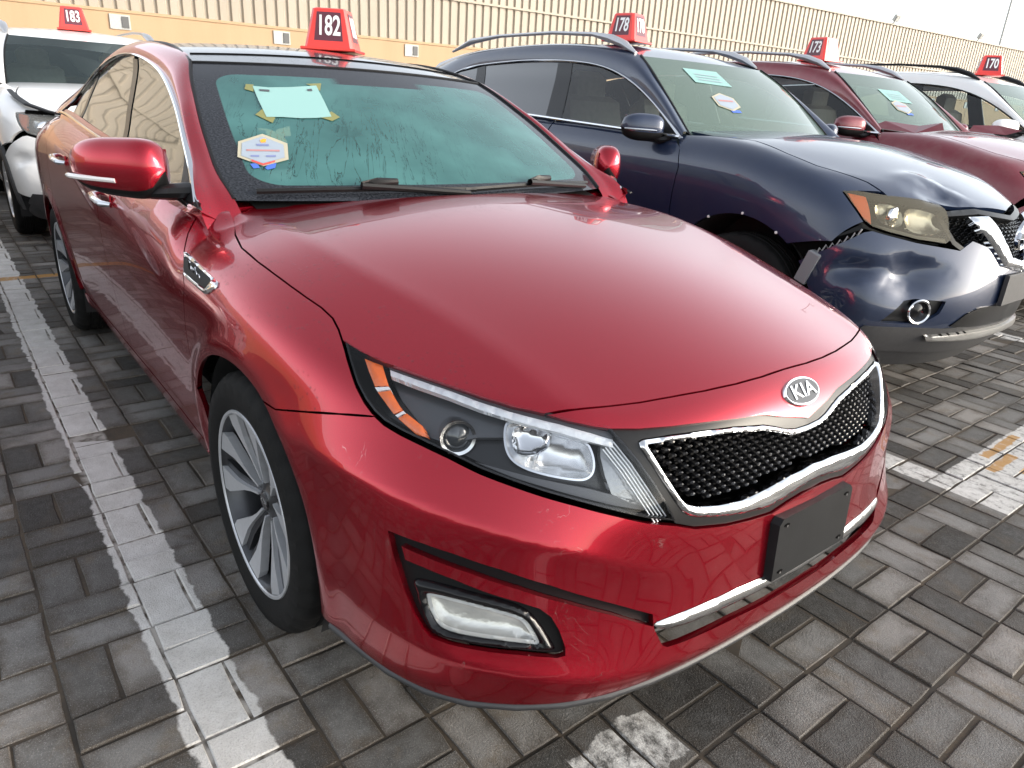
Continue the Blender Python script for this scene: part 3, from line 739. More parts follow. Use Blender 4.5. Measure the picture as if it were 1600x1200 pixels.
px_bez_u = [(632, 875), (660, 887), (710, 907), (760, 927), (810, 942), (842, 952), (860, 965), (872, 985), (882, 1012), (882, 1024)]
px_bez_l = [(870, 1027), (860, 1026), (810, 1022), (760, 1017), (700, 1005), (672, 994), (660, 980), (647, 957), (632, 920), (617, 872)]
vent = T3(px_strip_t+px_strip_b+px_bez_u+px_bez_l)
px_int_t = [(1023, 975), (1040, 967), (1100, 943), (1150, 920), (1200, 898), (1240, 877)]
px_int_b = [(1225, 924), (1200, 939), (1150, 964), (1107, 985), (1065, 1003), (1043, 1010), (1036, 1008), (1028, 992), (1023, 981)]
int_t = T3(px_int_t); int_b = T3(px_int_b)
int_half = snap0(np.vstack([[cpt(z=float(int_t[-1][2])+.0)], int_t[::-1], int_b[::-1], [cpt(z=float(int_b[0][2]))]]))
vl = CYL.to2(vent); vr = vl*[-1, 1]
panel('front_bumper', KB, CYL, [sym2(CYL, bump_half), vl, vr, sym2(CYL, int_half)], M['redbumper'], KIA, step=.012, gap=.0015, hem=.016)
# ---- black bumper inserts
grow = lambda L, d: offset_loop(dense(L, .008, True), -d)
io = panel('lower_intake', KB, CYL, [grow(sym2(CYL, int_half), .004)], M['dark'], KIA, step=.016, gap=0, hem=0, depth=.05)
mb = MB()
for dz in (.012, .034):
    Pz = [cyl_pt(abs(a), float(int_b[0][2])+dz+.008)*np.array([1, np.sign(a) if a else 1, 1])-[.03, 0, 0] for a in np.linspace(-.40, .40, 33)]
    mb.tube([(p[0], -p[1], p[2]) for p in Pz], .005, 6)
mb.build('intake_bar', M['black'], KIA, True)
px_cs_b = [(1290, 862), (1225, 901), (1175, 928), (1125, 952), (1075, 973), (1042, 982), (1027, 981), (1021, 976)]
px_cs_t = [(1021, 976), (1027, 971), (1040, 966), (1100, 942), (1150, 919), (1200, 897), (1240, 876)]
cst = T3(px_cs_t); csb = T3(px_cs_b); csb = csb[csb[:, 1] < -.01]
cs_half = snap0(np.vstack([[cpt(z=float(cst[-1][2]))], cst[::-1], csb[::-1][1:], [cpt(z=float(csb[0][2]))]]))
panel('chrome_strip', KB, CYL, [sym2(CYL, cs_half)], M['satin_chrome'], KIA, step=.007, gap=0, hem=.02, depth=-.001, pillow=(.006, .012), hemmat=M['matt_black'])
# ---- grey lip under the bumper
rows = []
for dz, dr in ((.0, -.004), (-.004, .003), (-.012, .003), (-.015, -.006), (-.015, -.05)):
    rows.append([(p[0]*(1+0)+dr*math.cos(math.atan2(p[1], p[0]+.1)), p[1]+dr*math.sin(math.atan2(p[1], p[0]+.1)), p[2]+dz) for p in np.vstack([low[::-1], (low*[1, -1, 1])])])
V = np.array(rows).reshape(-1, 3); nv = len(rows[0])
mesh('front_lip', V, [(i*nv+j, i*nv+j+1, (i+1)*nv+j+1, (i+1)*nv+j) for i in range(len(rows)-1) for j in range(nv-1)], mat('grey_lip', (.035, .035, .037), .5, noise=.3), KIA, True)
# ---- grille surround, chrome frame, mesh
sur_half = snap0(np.vstack([[cpt(z=.6965)], nose_low[::-1], hl_in[1:], bump_top[1:], [cpt(z=.550)]]))
cho = snap0(np.vstack([[cpt(z=float(chr_out[0][2])-.001)], chr_out, [cpt(z=float(chr_out[-1][2])+.004)]])); chi = snap0(np.vstack([[cpt(z=float(chr_in[0][2])-.001)], chr_in, [cpt(z=float(chr_in[-1][2])+.004)]]))
lo_, li_ = sym2(CYL, cho), sym2(CYL, chi)
panel('grille_surround', KB, CYL, [sym2(CYL, sur_half), lo_], M['satin_black'], KIA, step=.015, gap=.001, hem=.03, depth=.006)
panel('grille_frame', KB, CYL, [lo_, li_], M['chrome'], KIA, step=.005, bstep=.006, gap=0, hem=.03, depth=.004, pillow=(.008, .010))
panel('grille_back', KB, CYL, [grow(li_, .006)], M['dark'], KIA, step=.02, gap=0, hem=0, depth=.055)
mb = MB(); ab = []
dx, dy = .0235, .0105
lo2, hi2 = li_.min(0), li_.max(0)
for j, b_ in enumerate(np.arange(lo2[1], hi2[1], dy)):
    for a_ in np.arange(lo2[0], hi2[0], dx): ab.append((a_+(dx/2 if j % 2 else 0), b_))
ab = np.array(ab); ab = ab[inside(ab, [li_])]; ab = ab[bdist(ab, [dense(li_, .01, True)]) > .004]
Pg = CYL.lift(ab, lambda P: KB(P)+.034); Ng = grad(KB, Pg)
for P_, N_ in zip(Pg, Ng):
    e1 = np.cross((0, 0, 1), N_); e1 /= np.linalg.norm(e1); e2 = np.cross(N_, e1)
    ring = [P_+.0108*math.cos(q)*e1+.0072*math.sin(q)*e2 for q in (0, math.pi/3, 2*math.pi/3, math.pi, 4*math.pi/3, 5*math.pi/3)]
    rin = [P_+N_*.009+.0062*math.cos(q)*e1+.0032*math.sin(q)*e2 for q in (0, math.pi/3, 2*math.pi/3, math.pi, 4*math.pi/3, 5*math.pi/3)]
    back = [r-N_*.012 for r in ring]
    mb.add(back+ring+rin+[P_+N_*.0105+e2*.001], [(i, (i+1) % 6, 6+(i+1) % 6, 6+i) for i in range(6)]+[(6+i, 6+(i+1) % 6, 12+(i+1) % 6, 12+i) for i in range(6)]+[(12+i, 12+(i+1) % 6, 18) for i in range(6)])
gm = mb.build('grille_mesh', M['gloss_black'], KIA); gm['kind'] = 'stuff'
# ---- emblem
Pe = trace([(1259, 609)], KB)[0]; Pe[1] = 0; Pe = NOSE.lift(NOSE.to2(Pe[None]), KB)[0]; Ne = grad(KB, Pe[None])[0]
ey = np.array([0, 0, 1.])-Ne*Ne[2]; FM = frame(Pe+Ne*.001, (0, 1, 0), ey)
def ell(a, b_, n=40): return [(a*math.cos(2*math.pi*i/n), b_*math.sin(2*math.pi*i/n)) for i in range(n)]
mb = MB(); mb.prism(ell(.064, .0325), -.012, .004, FM[:3], .06); emb = mb.build('emblem', M['chrome'], KIA, True)
mb = MB(); mb.prism(ell(.057, .0265), .003, .0048, FM[:3], .0); mb.build('emblem_field', M['gunmetal'], emb)
FT = FM.copy(); FT[:3, 3] += Ne*.0055
text_obj('KIA', .043, M['chrome'], 'emblem_lettering', emb, FT, .0012, .0012, 1.25)
# ---- plate bracket
Pp = cpt(z=.46); Np = np.array([1, 0, .06]); Np /= np.linalg.norm(Np)
FP = frame(Pp+np.array([.002, 0, 0])*1.0, (0, 1, 0), (-.06, 0, 1)); FP[:3, 3] += np.array([0, 0, -.004])
mb = MB(); wv, hv = .147, .073
mb.prism([(-wv, -hv), (wv, -hv), (wv, hv-.012), (wv-.012, hv), (-wv+.012, hv), (-wv, hv-.012)], -.008, .012, FP[:3], .02)
pb = mb.build('plate_bracket', mat('bracket_plastic', (.010, .0105, .0115), .5, noise=.5, nscale=14, bump=.2, bscale=400, spec=.2), KIA)
for sx in (-1, 1):
    for sy in (-1, 1):
        mb = MB(); FS = FP.copy(); FS[:3, 3] += FP[:3, 0]*sx*.118+FP[:3, 1]*sy*.055+FP[:3, 2]*.0125
        mb.prism(ell(.010, .004, 12), -.002, .0005, FS[:3]); s_ = mb.build('screw_slot', M['dark'], pb)
        mb = MB(); FS[:3, 3] -= FP[:3, 1]*.002-FP[:3, 2]*.0007; mb.prism(ell(.003, .003, 8), -.001, .001, FS[:3]); mb.build('screw', M['satin_chrome'], s_)
# ---- fog lamps
px_fog = [(664, 931), (668, 929), (677, 929), (735, 944), (785, 957), (812, 965), (824, 973), (833, 986), (844, 1006), (841, 1010), (833, 1010), (760, 1001), (710, 992), (690, 984), (680, 974), (670, 955)]
px_fogb = [(645, 912), (647, 906), (655, 905), (690, 913), (735, 926), (797, 941), (824, 954), (842, 972), (868, 1012), (866, 1018), (850, 1019), (760, 1011), (700, 1001), (676, 989), (664, 970)]
fogd = (lambda P: KB(P)+.010)
for sgn in (1, -1):
    fl = CYL.to2(trace(round_loop(px_fog, 2), fogd))*[sgn, 1]; fo = CYL.to2(trace(round_loop(px_fogb, 2), fogd))*[sgn, 1]
    panel('bumper_vent', KB, CYL, [grow(vl*[sgn, 1], .004), fl], M['matt_black'], KIA, step=.014, gap=0, hem=.03, depth=.014)
    bz = panel('fog_lamp_bezel', KB, CYL, [fo, fl], M['gloss_black'], KIA, step=.0055, gap=0, hem=.01, depth=.013, pillow=(.010, .012))
    fg = panel('fog_lamp', KB, CYL, [offset_loop(dense(fl, .006, True), .001)], M['lens'], KIA, step=.008, gap=0, hem=.004, depth=.013, pillow=(.006, .014))
    panel('fog_reflector', KB, CYL, [fl], mat('fog_reflector', (.72, .71, .66), .22, .55, noise=.25, nscale=22, bump=.5, bscale=90), fg, step=.009, gap=0, hem=0, depth=.019, pillow=(-.014, .03))
    fin = offset_loop(dense(fl, .006, True), .007)
    panel('fog_rim', KB, CYL, [fl, fin], mat('fog_rim_white', (.7, .7, .68), .25, .2), fg, step=.006, gap=0, hem=.0, depth=.015, pillow=(.003, .004))
# ---- headlights
HLP = np.vstack([hl_top, hl_in[1:], hl_low[1:], hl_rear[1:-1]])
hl2 = CORNER.to2(HLP)
def cpoly(px, depth): return CORNER.to2(trace(px, lambda P: KB(P)+depth))
lampgrey = mat('lamp_housing', (.02, .021, .023), .25, .2)
def headlight():
    hl = empty('headlight', (0, 0, 0), 0, KIA)
    parts = []
    parts.append(panel('lens', KB, CORNER, [hl2], M['lens'], hl, step=.018, gap=.002, hem=0))
    rim_in = offset_loop(dense(hl2, .008, True), .006)
    parts.append(panel('lens_rim', KB, CORNER, [dense(hl2, .008, True), rim_in], M['gloss_black'], hl, step=.006, gap=.0012, hem=.06, depth=.001))
    parts.append(panel('housing', KB, CORNER, [grow(hl2, .002)], lampgrey, hl, step=.018, gap=0, hem=0, depth=.06))
    for px in ([(569, 566), (597, 577), (607, 609), (585, 609)], [(590, 619), (610, 616), (628, 647), (615, 653)], [(622, 660), (635, 652), (660, 672), (667, 690), (650, 685)]):
        parts.append(panel('turn_reflector', KB, CORNER, [cpoly(px, .009)], M['amber'], hl, step=.008, gap=0, hem=.02, depth=.009, pillow=(.004, .006)))
    for px in ([(585, 611), (607, 610), (610, 614), (589, 617)], [(617, 655), (630, 648), (633, 651), (621, 658)]):
        parts.append(panel('reflector_bar', KB, CORNER, [cpoly(px, .009)], M['leds'], hl, step=.008, gap=0, hem=.02, depth=.009))
    up = np.array([(609, 584), (650, 599), (700, 616), (750, 635), (800, 651), (850, 664), (875, 670), (925, 684), (958, 694)]); dn = up+np.array([[1, 9], [0, 10], [0, 11], [0, 12], [0, 12], [0, 13], [0, 13], [0, 14], [0, 12]])
    parts.append(panel('light_strip', KB, CORNER, [cpoly(np.vstack([up, dn[::-1]]).tolist(), .012)], M['leds'], hl, step=.008, gap=0, hem=.012, depth=.012, pillow=(.004, .006)))
    # eyebrow shade above the strip
    ey_t = np.array([(606, 578), (622, 583), (650, 592), (700, 609), (750, 627), (800, 643), (850, 656), (925, 675), (955, 683)]); ey_b = up+[0, -1]
    parts.append(panel('lamp_brow', KB, CORNER, [cpoly(np.vstack([ey_t, ey_b[::-1]]).tolist(), .011)], M['grey_plastic'], hl, step=.01, gap=0, hem=.02, depth=.011))
    # blue-grey inner wall behind the projector, from the turn reflector to the bowl
    w_ = [(612, 598), (660, 615), (720, 635), (790, 660), (790, 690), (745, 690), (700, 700), (672, 690), (650, 660), (628, 632)]
    parts.append(panel('inner_trim', KB, CORNER, [cpoly(w_, .04)], M['grey_plastic'], hl, step=.012, gap=0, hem=.015, depth=.04))
    # main reflector bowl
    bowl = [(790, 668), (805, 664), (850, 676), (872, 690), (915, 697), (924, 715), (927, 735), (922, 750), (905, 756), (840, 744), (803, 728), (790, 705)]
    bowl = round_loop(bowl, 3).tolist()
    parts.append(panel('reflector_bowl', KB, CORNER, [cpoly(bowl, .028)], M['reflector'], hl, step=.009, gap=0, hem=.02, depth=.028, pillow=(-.030, .06)))
    bi = offset_loop(dense(cpoly(bowl, .026), .006, True), -.004)
    parts.append(panel('bowl_rim', KB, CORNER, [bi, dense(cpoly(bowl, .026), .006, True)], M['chrome'], hl, step=.005, gap=0, hem=.01, depth=.024, pillow=(.003, .002)))
    inn = round_loop([(800, 672), (842, 678), (862, 690), (858, 712), (822, 722), (801, 714)], 3).tolist()
    parts.append(panel('bulb_shade', KB, CORNER, [cpoly(inn, .026)], M['chrome'], hl, step=.007, gap=0, hem=.03, depth=.034, pillow=(-.012, .02)))
    # inner corner with moulded optic lines
    cor = [(938, 690), (960, 700), (985, 728), (1012, 768), (1035, 803), (985, 792), (955, 778), (945, 750), (938, 720)]
    parts.append(panel('corner_optic', KB, CORNER, [cpoly(cor, .03)], mat('lamp_optic', (.28, .29, .30), .2, .5, bump=.8, bscale=40), hl, step=.012, gap=0, hem=.02, depth=.03))
    for k in range(5):
        q = np.array([(958, 690), (985, 724), (1012, 764), (1040, 806)])+[-4*k, 3*k]
        mb = MB(); mb.tube(trace(q.tolist(), lambda P: KB(P)+.014), .0014, 5); parts.append(mb.build('optic_line', M['leds'], hl))
    ul = [(742, 728), (830, 752), (920, 770), (985, 786), (1030, 806), (960, 796), (880, 776), (800, 752)]
    parts.append(panel('lower_trim', KB, CORNER, [cpoly(ul, .03)], M['grey_plastic'], hl, step=.012, gap=0, hem=.02, depth=.03))
    # projector
    c = trace([(713, 680)], lambda P: KB(P)+.045)[0]; ax = np.array([.90, -.38, .12]); ax /= np.linalg.norm(ax)
    PM = frame(c, np.cross((0, 0, 1), ax), np.cross(ax, np.cross((0, 0, 1), ax)))
    mb = MB(); mb.lathe([(-.03, .030), (.012, .034), (.018, .034), (.016, .028), (.004, .026)], 36, 'z'); V = np.array(mb.V)@PM[:3, :3].T+PM[:3, 3]; mb.V = [tuple(v) for v in V]
    pj = mb.build('projector_ring', M['satin_chrome'], hl, True); parts.append(pj)
    mb = MB(); mb.lathe([(.004, .027), (.012, .022), (.017, .013), (.019, .0005)], 28, 'z'); mb.V = [tuple(v) for v in np.array(mb.V)@PM[:3, :3].T+PM[:3, 3]]
    parts.append(mb.build('projector_lens', mat('projector_glass', (.05, .055, .06), .03, .2, coat=1), hl, True))
    return hl, parts
hl_r, parts = headlight()
hl_l = empty('headlight', (0, 0, 0), 0, KIA)
for o in parts: mirrored(o, hl_l)

# ---- fenders, doors, sills, quarters
door_f = T3([(307, 340), (294, 365), (288, 391), (287, 420), (288, 447), (290, 512), (296, 550), (303, 585)])
xdf = door_f[-1][0]
sill_z = .272
base = np.array([(-.575, -.715, .985), (-.60, -.775, .990), (-.55, -.815, .985)])
fend = np.vstack([hl_rear[::-1][1:], fb[::-1], arch_r, [side_pt(-.365, .235), side_pt(xdf-.02, .235), side_pt(xdf-.01, .31)], door_f[::-1], base[::-1], hood_side])
panel('fender', KB, DIAG, [DIAG.to2(fend)], M['red'], KIA, step=.017, gap=.0018, hem=.012, mirror=True)
belt = lambda x: float(BELT(np.array([x]))[0])+.0
def sp(pts): return np.array(pts)
XB, XC = -1.42, -2.47
front_door = np.vstack([door_f, [(xdf-.01, 0, .31)]])[:, [0, 2]].tolist()+[(-.9, .305), (XB, .300), (XB, .60), (XB+.005, belt(XB)-.004)]+[(x, belt(x)-.004) for x in np.linspace(XB+.15, -.52, 7)]
panel('door', KB, SIDE, [sp(front_door)], M['red'], KIA, step=.02, gap=.002, hem=.015, mirror=True)
ra = [(-2.795+.40*math.cos(R_(q)), .335+.40*math.sin(R_(q))) for q in np.linspace(28, 62, 8)]
rear_door = [(XB, .300), (-1.9, .298), (-2.33, .300)]+[(-2.40, .40)]+ra+[(-2.60, .86), (-2.56, 1.0), (XC-.04, belt(XC)-.004)]+[(x, belt(x)-.004) for x in np.linspace(-2.35, XB-.06, 7)]+[(XB, belt(XB)-.004), (XB, .6)]
panel('door', KB, SIDE, [sp(rear_door)], M['red'], KIA, step=.02, gap=.002, hem=.015, mirror=True)
sill = [(xdf-.012, .305), (-.9, .30), (XB, .295), (-1.9, .293), (-2.335, .295)]+[(-2.795+.372*math.cos(R_(q)), .335+.372*math.sin(R_(q))) for q in (-6, -14)]+[(-2.40, .20), (-1.5, .19), (xdf+.0, .205), (-.37, .235), (xdf-.0, .30)]
sill = [(xdf-.02, .305), (-.9, .30), (XB, .295), (-1.9, .293), (-2.38, .295), (-2.42, .205), (-1.5, .195), (-.375, .232), (-.37, .236)]
panel('side_sill', KB, SIDE, [sp(sill)], M['redclean'], KIA, step=.02, gap=.002, hem=.02, mirror=True)
QUARTER = Planar((0, 1, 0), (1, 0, 0), (0, 0, 1))
q_arch = [(-2.795+ARC*math.cos(R_(q)), .335+ARC*math.sin(R_(q))) for q in np.linspace(184, -4, 40)]
quarter = [(-3.80, .30), (-3.16, .31)]+q_arch+[(-2.42, .30), (-2.40, .40)]+ra+[(-2.60, .86), (-2.56, 1.0), (XC-.04, belt(XC)-.004), (-2.75, belt(-2.75)-.01), (-3.2, belt(-3.2)-.01), (-3.80, .95)]
panel('quarter_panel', KB, QUARTER, [sp(quarter)], M['red'], KIA, step=.025, gap=.002, hem=.02, mirror=True)
# tail end and boot lid
BACK = Planar((1, 0, 0), (0, 1, 0), (0, 0, 1), back=5, t1=4)
panel('rear_bumper', KB, BACK, [sp([(-.80, .25), (.80, .25), (.86, .45), (.84, .62), (-.84, .62), (-.86, .45)])], M['redclean'], KIA, step=.04, gap=.002, hem=.03)
panel('boot_lid', KB, BACK, [sp([(-.60, .625), (.60, .625), (.62, .8), (.60, .985), (-.60, .985), (-.62, .8)])], M['redclean'], KIA, step=.04, gap=.002, hem=.03)
for s_ in (-1, 1): panel('tail_lamp', KB, BACK, [sp([(s_*.605, .70), (s_*.80, .72), (s_*.80, .90), (s_*.605, .93)])], mat('tail_red', (.3, .01, .01), .1, coat=1), KIA, step=.03, gap=.002, hem=.02)
panel('boot_deck', KB, TOP, [sp([(-3.79, -.66), (-3.30, -.64), (-3.02, -.60), (-3.02, .60), (-3.30, .64), (-3.79, .66)])], M['redclean'], KIA, step=.04, gap=.002, hem=.03)
# dark inner shell behind the panel gaps
full = [(-3.75, .24), (-3.2, .25)]+[(-2.795+.40*math.cos(R_(q)), .335+.40*math.sin(R_(q))) for q in np.linspace(192, -12, 24)]+[(-1.5, .22), (-.43, .22)]+[(.40*math.cos(R_(q)), .335+.40*math.sin(R_(q))) for q in np.linspace(192, 10, 24)]+[(.45, .62), (.40, .80), (-.1, .86), (-.5, .93), (-1.2, 1.0), (-2.2, 1.05), (-3.0, 1.04), (-3.75, .95)]
panel('inner_shell', KB, SIDE, [sp(full)], M['dark'], KIA, step=.05, gap=0, hem=0, depth=.022, mirror=True)
panel('engine_bay_cover', KB, TOP, [sp([(-.62, -.76), (.25, -.80), (.62, -.60), (.80, -.25), (.80, .25), (.62, .60), (.25, .80), (-.62, .76)])], M['dark'], KIA, step=.05, gap=0, hem=0, depth=.022)
mb = MB(); mb.box((-1.45, 0, .24), (4.3, 1.30, .06)); mb.box((-.1, 0, .5), (.9, .9, .3)); mb.box((.62, 0, .40), (.2, 1.1, .32)); mb.build('floor_pan', M['dark'], KIA)
for cx in (0, -2.795):
    for s_ in (-1, 1):
        V = []; n = 25
        for q in np.linspace(-25, 205, n):
            for yy in (.905, .56): 
                r_ = .378 if yy > .8 else .385
                V.append((cx+r_*math.cos(R_(q)), s_*(yy-.03), .335+r_*math.sin(R_(q))))
        F_ = [(2*i, 2*i+1, 2*i+3, 2*i+2) for i in range(n-1)]+[tuple(2*i+1 for i in range(n))]
        mesh('wheel_liner', V, F_, M['liner'], KIA, True, sharp=30)
# ---- greenhouse curves (right side, y negative)
e_ = lambda *p: [(x, -y, z) for x, y, z in p]
L1a = np.array(e_((-.526, .709, .981), (-.623, .716, 1.038), (-.72, .706, 1.091), (-.817, .692, 1.144), (-.916, .674, 1.198), (-1.016, .653, 1.249), (-1.122, .628, 1.302), (-1.212, .600, 1.343)))
L1b = np.array(e_((-1.212, .600, 1.343), (-1.45, .578, 1.388), (-1.8, .566, 1.415), (-2.2, .556, 1.405), (-2.6, .56, 1.345)))
L1c = np.array(e_((-2.6, .56, 1.345), (-2.8, .575, 1.285), (-3.0, .595, 1.21), (-3.2, .615, 1.12)))
L2 = np.array(e_((-.50, .815, .985), (-.66, .776, 1.06), (-.80, .748, 1.125), (-.95, .718, 1.19), (-1.12, .69, 1.252), (-1.30, .668, 1.306), (-1.58, .655, 1.355), (-1.87, .655, 1.374), (-2.15, .668, 1.348), (-2.38, .70, 1.28), (-2.55, .755, 1.18), (-2.66, .80, 1.12)))
L1 = smooth_curve(np.vstack([e_((-.46, .695, .905), (-.495, .706, .955)), L1a, L1b[1:], L1c[1:]]), 60)
L2s = smooth_curve(np.vstack([e_((-.41, .80, .85), (-.455, .812, .93)), L2, e_((-2.95, .80, 1.10), (-3.25, .77, 1.07))]), 60)
def resamp(c, n=60): return smooth_curve(c, n)
fdr = np.clip((np.arange(60)-4)/8, 0, 1)[:, None]
mid = (L1+L2s)/2+np.array([0, -.014, .016])*fdr
L1o = L1+np.array([0, .0, .004])
o, o2 = grid_patch('roof_rail', [L1o, L1o*.72+L2s*.28+np.array([0, -.006, .014])*fdr, mid, L2s*.8+L1o*.2+np.array([0, -.010, .010])*fdr, L2s], M['red'], KIA, nu=16, nv=90, mirror=True)
for q in (o, o2): q.data.flip_normals() if False else None
# windshield
NW = 72
ec = resamp(L1a, NW); cc = resamp(np.array([(-.375, 0, .985), (-.55, 0, 1.09), (-.75, 0, 1.195), (-.93, 0, 1.282), (-1.105, 0, 1.358)]), NW)
V = []; UV = []; F_ = []; mi = []; NS = 96
for i in range(NW):
    for j in range(NS+1):
        s_ = -1+2*j/NS; k = s_*s_
        V.append((cc[i][0]+(ec[i][0]-cc[i][0])*k, abs(ec[i][1])*s_, cc[i][2]+(ec[i][2]-cc[i][2])*k)); UV.append((s_*.68, i/(NW-1)*.83, 0))
def clear(u, v):
    """inside the frit: rounded window; u,v in metres, v from the bottom"""
    top = .735-.045*max(0, 1-(abs(u+.0)/.22)**6) if abs(u) < .22 else .735
    hw = .605
    if v < .075 or v > top or abs(u) > hw: return False
    c = .09; du, dv = hw-abs(u), v-.075
    if du < c and dv < c and math.hypot(c-du, c-dv) > c: return False
    return True
for i in range(NW-1):
    for j in range(NS):
        F_.append((i*(NS+1)+j, i*(NS+1)+j+1, (i+1)*(NS+1)+j+1, (i+1)*(NS+1)+j)); u = -.68+1.36*(j+.5)/NS; v = (i+.5)/(NW-1)*.83; mi.append(0)
def fog_glass():
    m = bpy.data.materials.new('fogged_teal_glass'); m.use_nodes = True; nt = m.node_tree; nt.nodes.clear(); L = nt.links
    out = nt.nodes.new('ShaderNodeOutputMaterial'); at = nt.nodes.new('ShaderNodeAttribute'); at.attribute_name = 'wuv'
    sv0 = nt.nodes.new('ShaderNodeSeparateXYZ'); L.new(at.outputs['Vector'], sv0.inputs[0]); cb = nt.nodes.new('ShaderNodeCombineXYZ'); L.new(math_(nt, 'SUBTRACT', sv0.outputs[0], math_(nt, 'MULTIPLY', sv0.outputs[1], .32)), cb.inputs[0]); L.new(math_(nt, 'MULTIPLY', sv0.outputs[1], .13), cb.inputs[1]); mp = cb
    n = noise_(nt, mp.outputs[0], 26, 5, .62, .6); ridge = math_(nt, 'ABSOLUTE', math_(nt, 'SUBTRACT', n, .5))
    sepv = nt.nodes.new('ShaderNodeSeparateXYZ'); L.new(at.outputs['Vector'], sepv.inputs[0])
    zone = math_(nt, 'MULTIPLY', ramp_(nt, sepv.outputs[0], .15, -.25), ramp_(nt, sepv.outputs[1], .62, .35))
    run = math_(nt, 'MULTIPLY', ramp_(nt, ridge, .012, .0), math_(nt, 'ADD', math_(nt, 'MULTIPLY', zone, .85), .12))
    cl = noise_(nt, at.outputs['Vector'], 4, 4); fine = noise_(nt, at.outputs['Vector'], 160, 2)
    fogc = mixc(nt, cl, (.055, .195, .195), (.115, .30, .29))
    df = nt.nodes.new('ShaderNodeBsdfDiffuse'); L.new(mixc(nt, run, fogc, (.02, .06, .06)), df.inputs[0])
    tl = nt.nodes.new('ShaderNodeBsdfTranslucent'); tl.inputs[0].default_value = (.15, .35, .34, 1)
    d2 = nt.nodes.new('ShaderNodeMixShader'); d2.inputs[0].default_value = .25; L.new(df.outputs[0], d2.inputs[1]); L.new(tl.outputs[0], d2.inputs[2])
    tr = nt.nodes.new('ShaderNodeBsdfTransparent'); tr.inputs[0].default_value = (.40, .66, .66, 1)
    hz = math_(nt, 'SUBTRACT', ramp_(nt, cl, .3, .7, .50, .80), math_(nt, 'MULTIPLY', run, .1))
    m1 = nt.nodes.new('ShaderNodeMixShader'); L.new(hz, m1.inputs[0]); L.new(tr.outputs[0], m1.inputs[1]); L.new(d2.outputs[0], m1.inputs[2])
    gl = nt.nodes.new('ShaderNodeBsdfGlossy'); gl.inputs['Roughness'].default_value = .04
    vo = nt.nodes.new('ShaderNodeTexVoronoi'); vo.inputs['Scale'].default_value = 130; L.new(at.outputs['Vector'], vo.inputs['Vector'])
    bp = nt.nodes.new('ShaderNodeBump'); bp.inputs['Strength'].default_value = .25; bp.inputs['Distance'].default_value = .001; L.new(math_(nt, 'MULTIPLY', ramp_(nt, vo.outputs['Distance'], .15, .3, 1, 0), ramp_(nt, vo.outputs['Color'], .6, .65)), bp.inputs['Height']); L.new(bp.outputs[0], gl.inputs['Normal'])
    fr = nt.nodes.new('ShaderNodeFresnel'); fr.inputs[0].default_value = 1.5
    U, Vv = sepv.outputs[0], sepv.outputs[1]; rr_ = .075
    du = math_(nt, 'SUBTRACT', math_(nt, 'ABSOLUTE', U), .605-rr_); dv = math_(nt, 'SUBTRACT', math_(nt, 'ABSOLUTE', math_(nt, 'SUBTRACT', Vv, .405)), .330-rr_)
    ln_ = math_(nt, 'SQRT', math_(nt, 'ADD', math_(nt, 'POWER', math_(nt, 'MAXIMUM', du, 0), 2), math_(nt, 'POWER', math_(nt, 'MAXIMUM', dv, 0), 2)))
    frm = ramp_(nt, ln_, rr_, rr_+.004)
    bmp = math_(nt, 'MULTIPLY', ramp_(nt, math_(nt, 'ABSOLUTE', U), .21, .17), ramp_(nt, Vv, .688, .692)); frm = math_(nt, 'MAXIMUM', frm, bmp)
    fd_ = nt.nodes.new('ShaderNodeBsdfDiffuse'); L.new(mixc(nt, ramp_(nt, fine, .4, .7), (.012, .014, .018), (.035, .038, .046)), fd_.inputs[0])
    m0 = nt.nodes.new('ShaderNodeMixShader'); L.new(frm, m0.inputs[0]); L.new(m1.outputs[0], m0.inputs[1]); L.new(fd_.outputs[0], m0.inputs[2]); m1 = m0
    m2 = nt.nodes.new('ShaderNodeMixShader'); L.new(fr.outputs[0], m2.inputs[0]); L.new(m1.outputs[0], m2.inputs[1]); L.new(gl.outputs[0], m2.inputs[2]); L.new(m2.outputs[0], out.inputs[0])
    return m
M['fog_glass'] = fog_glass()
M['frit'] = mat('frit_black', (.018, .02, .024), .08, coat=.6, noise=.3, nscale=120)
ws = mesh('windshield', V, F_, M['fog_glass'], KIA, True, mats=[M['fog_glass'], M['frit']], mi=mi)
at = ws.data.attributes.new('wuv', 'FLOAT_VECTOR', 'POINT'); at.data.foreach_set('vector', np.array(UV).ravel())
def ws_pt(u, v, off=.002):
    """point on the windshield at lateral u (m, + is the left side), v up the glass"""
    i = min(NW-2, max(0, int(v/.83*(NW-1)))); t = v/.83*(NW-1)-i; s_ = u/.68; k = s_*s_
    A = cc[i]*(1-t)+cc[i+1]*t; E = ec[i]*(1-t)+ec[i+1]*t
    return np.array([A[0]+(E[0]-A[0])*k, abs(E[1])*s_, A[2]+(E[2]-A[2])*k])+np.array([.50, .0, .86])*off
def ws_fn(P):
    """implicit windshield for tracing pixels"""
    z = P[:, 2]; i = np.clip(np.interp(z, cc[:, 2], np.arange(NW)), 0, NW-1); xc = np.interp(i, np.arange(NW), cc[:, 0]); ye = np.interp(z, ec[:, 2], np.abs(ec[:, 1])); xe = np.interp(z, ec[:, 2], ec[:, 0])
    s_ = P[:, 1]/ye; return (P[:, 0]-(xc+(xe-xc)*s_*s_))*.5
def on_ws(px, off=.002): return trace(px, lambda P: ws_fn(P)-off*.5/.5, 1.5, 4.5, 200)
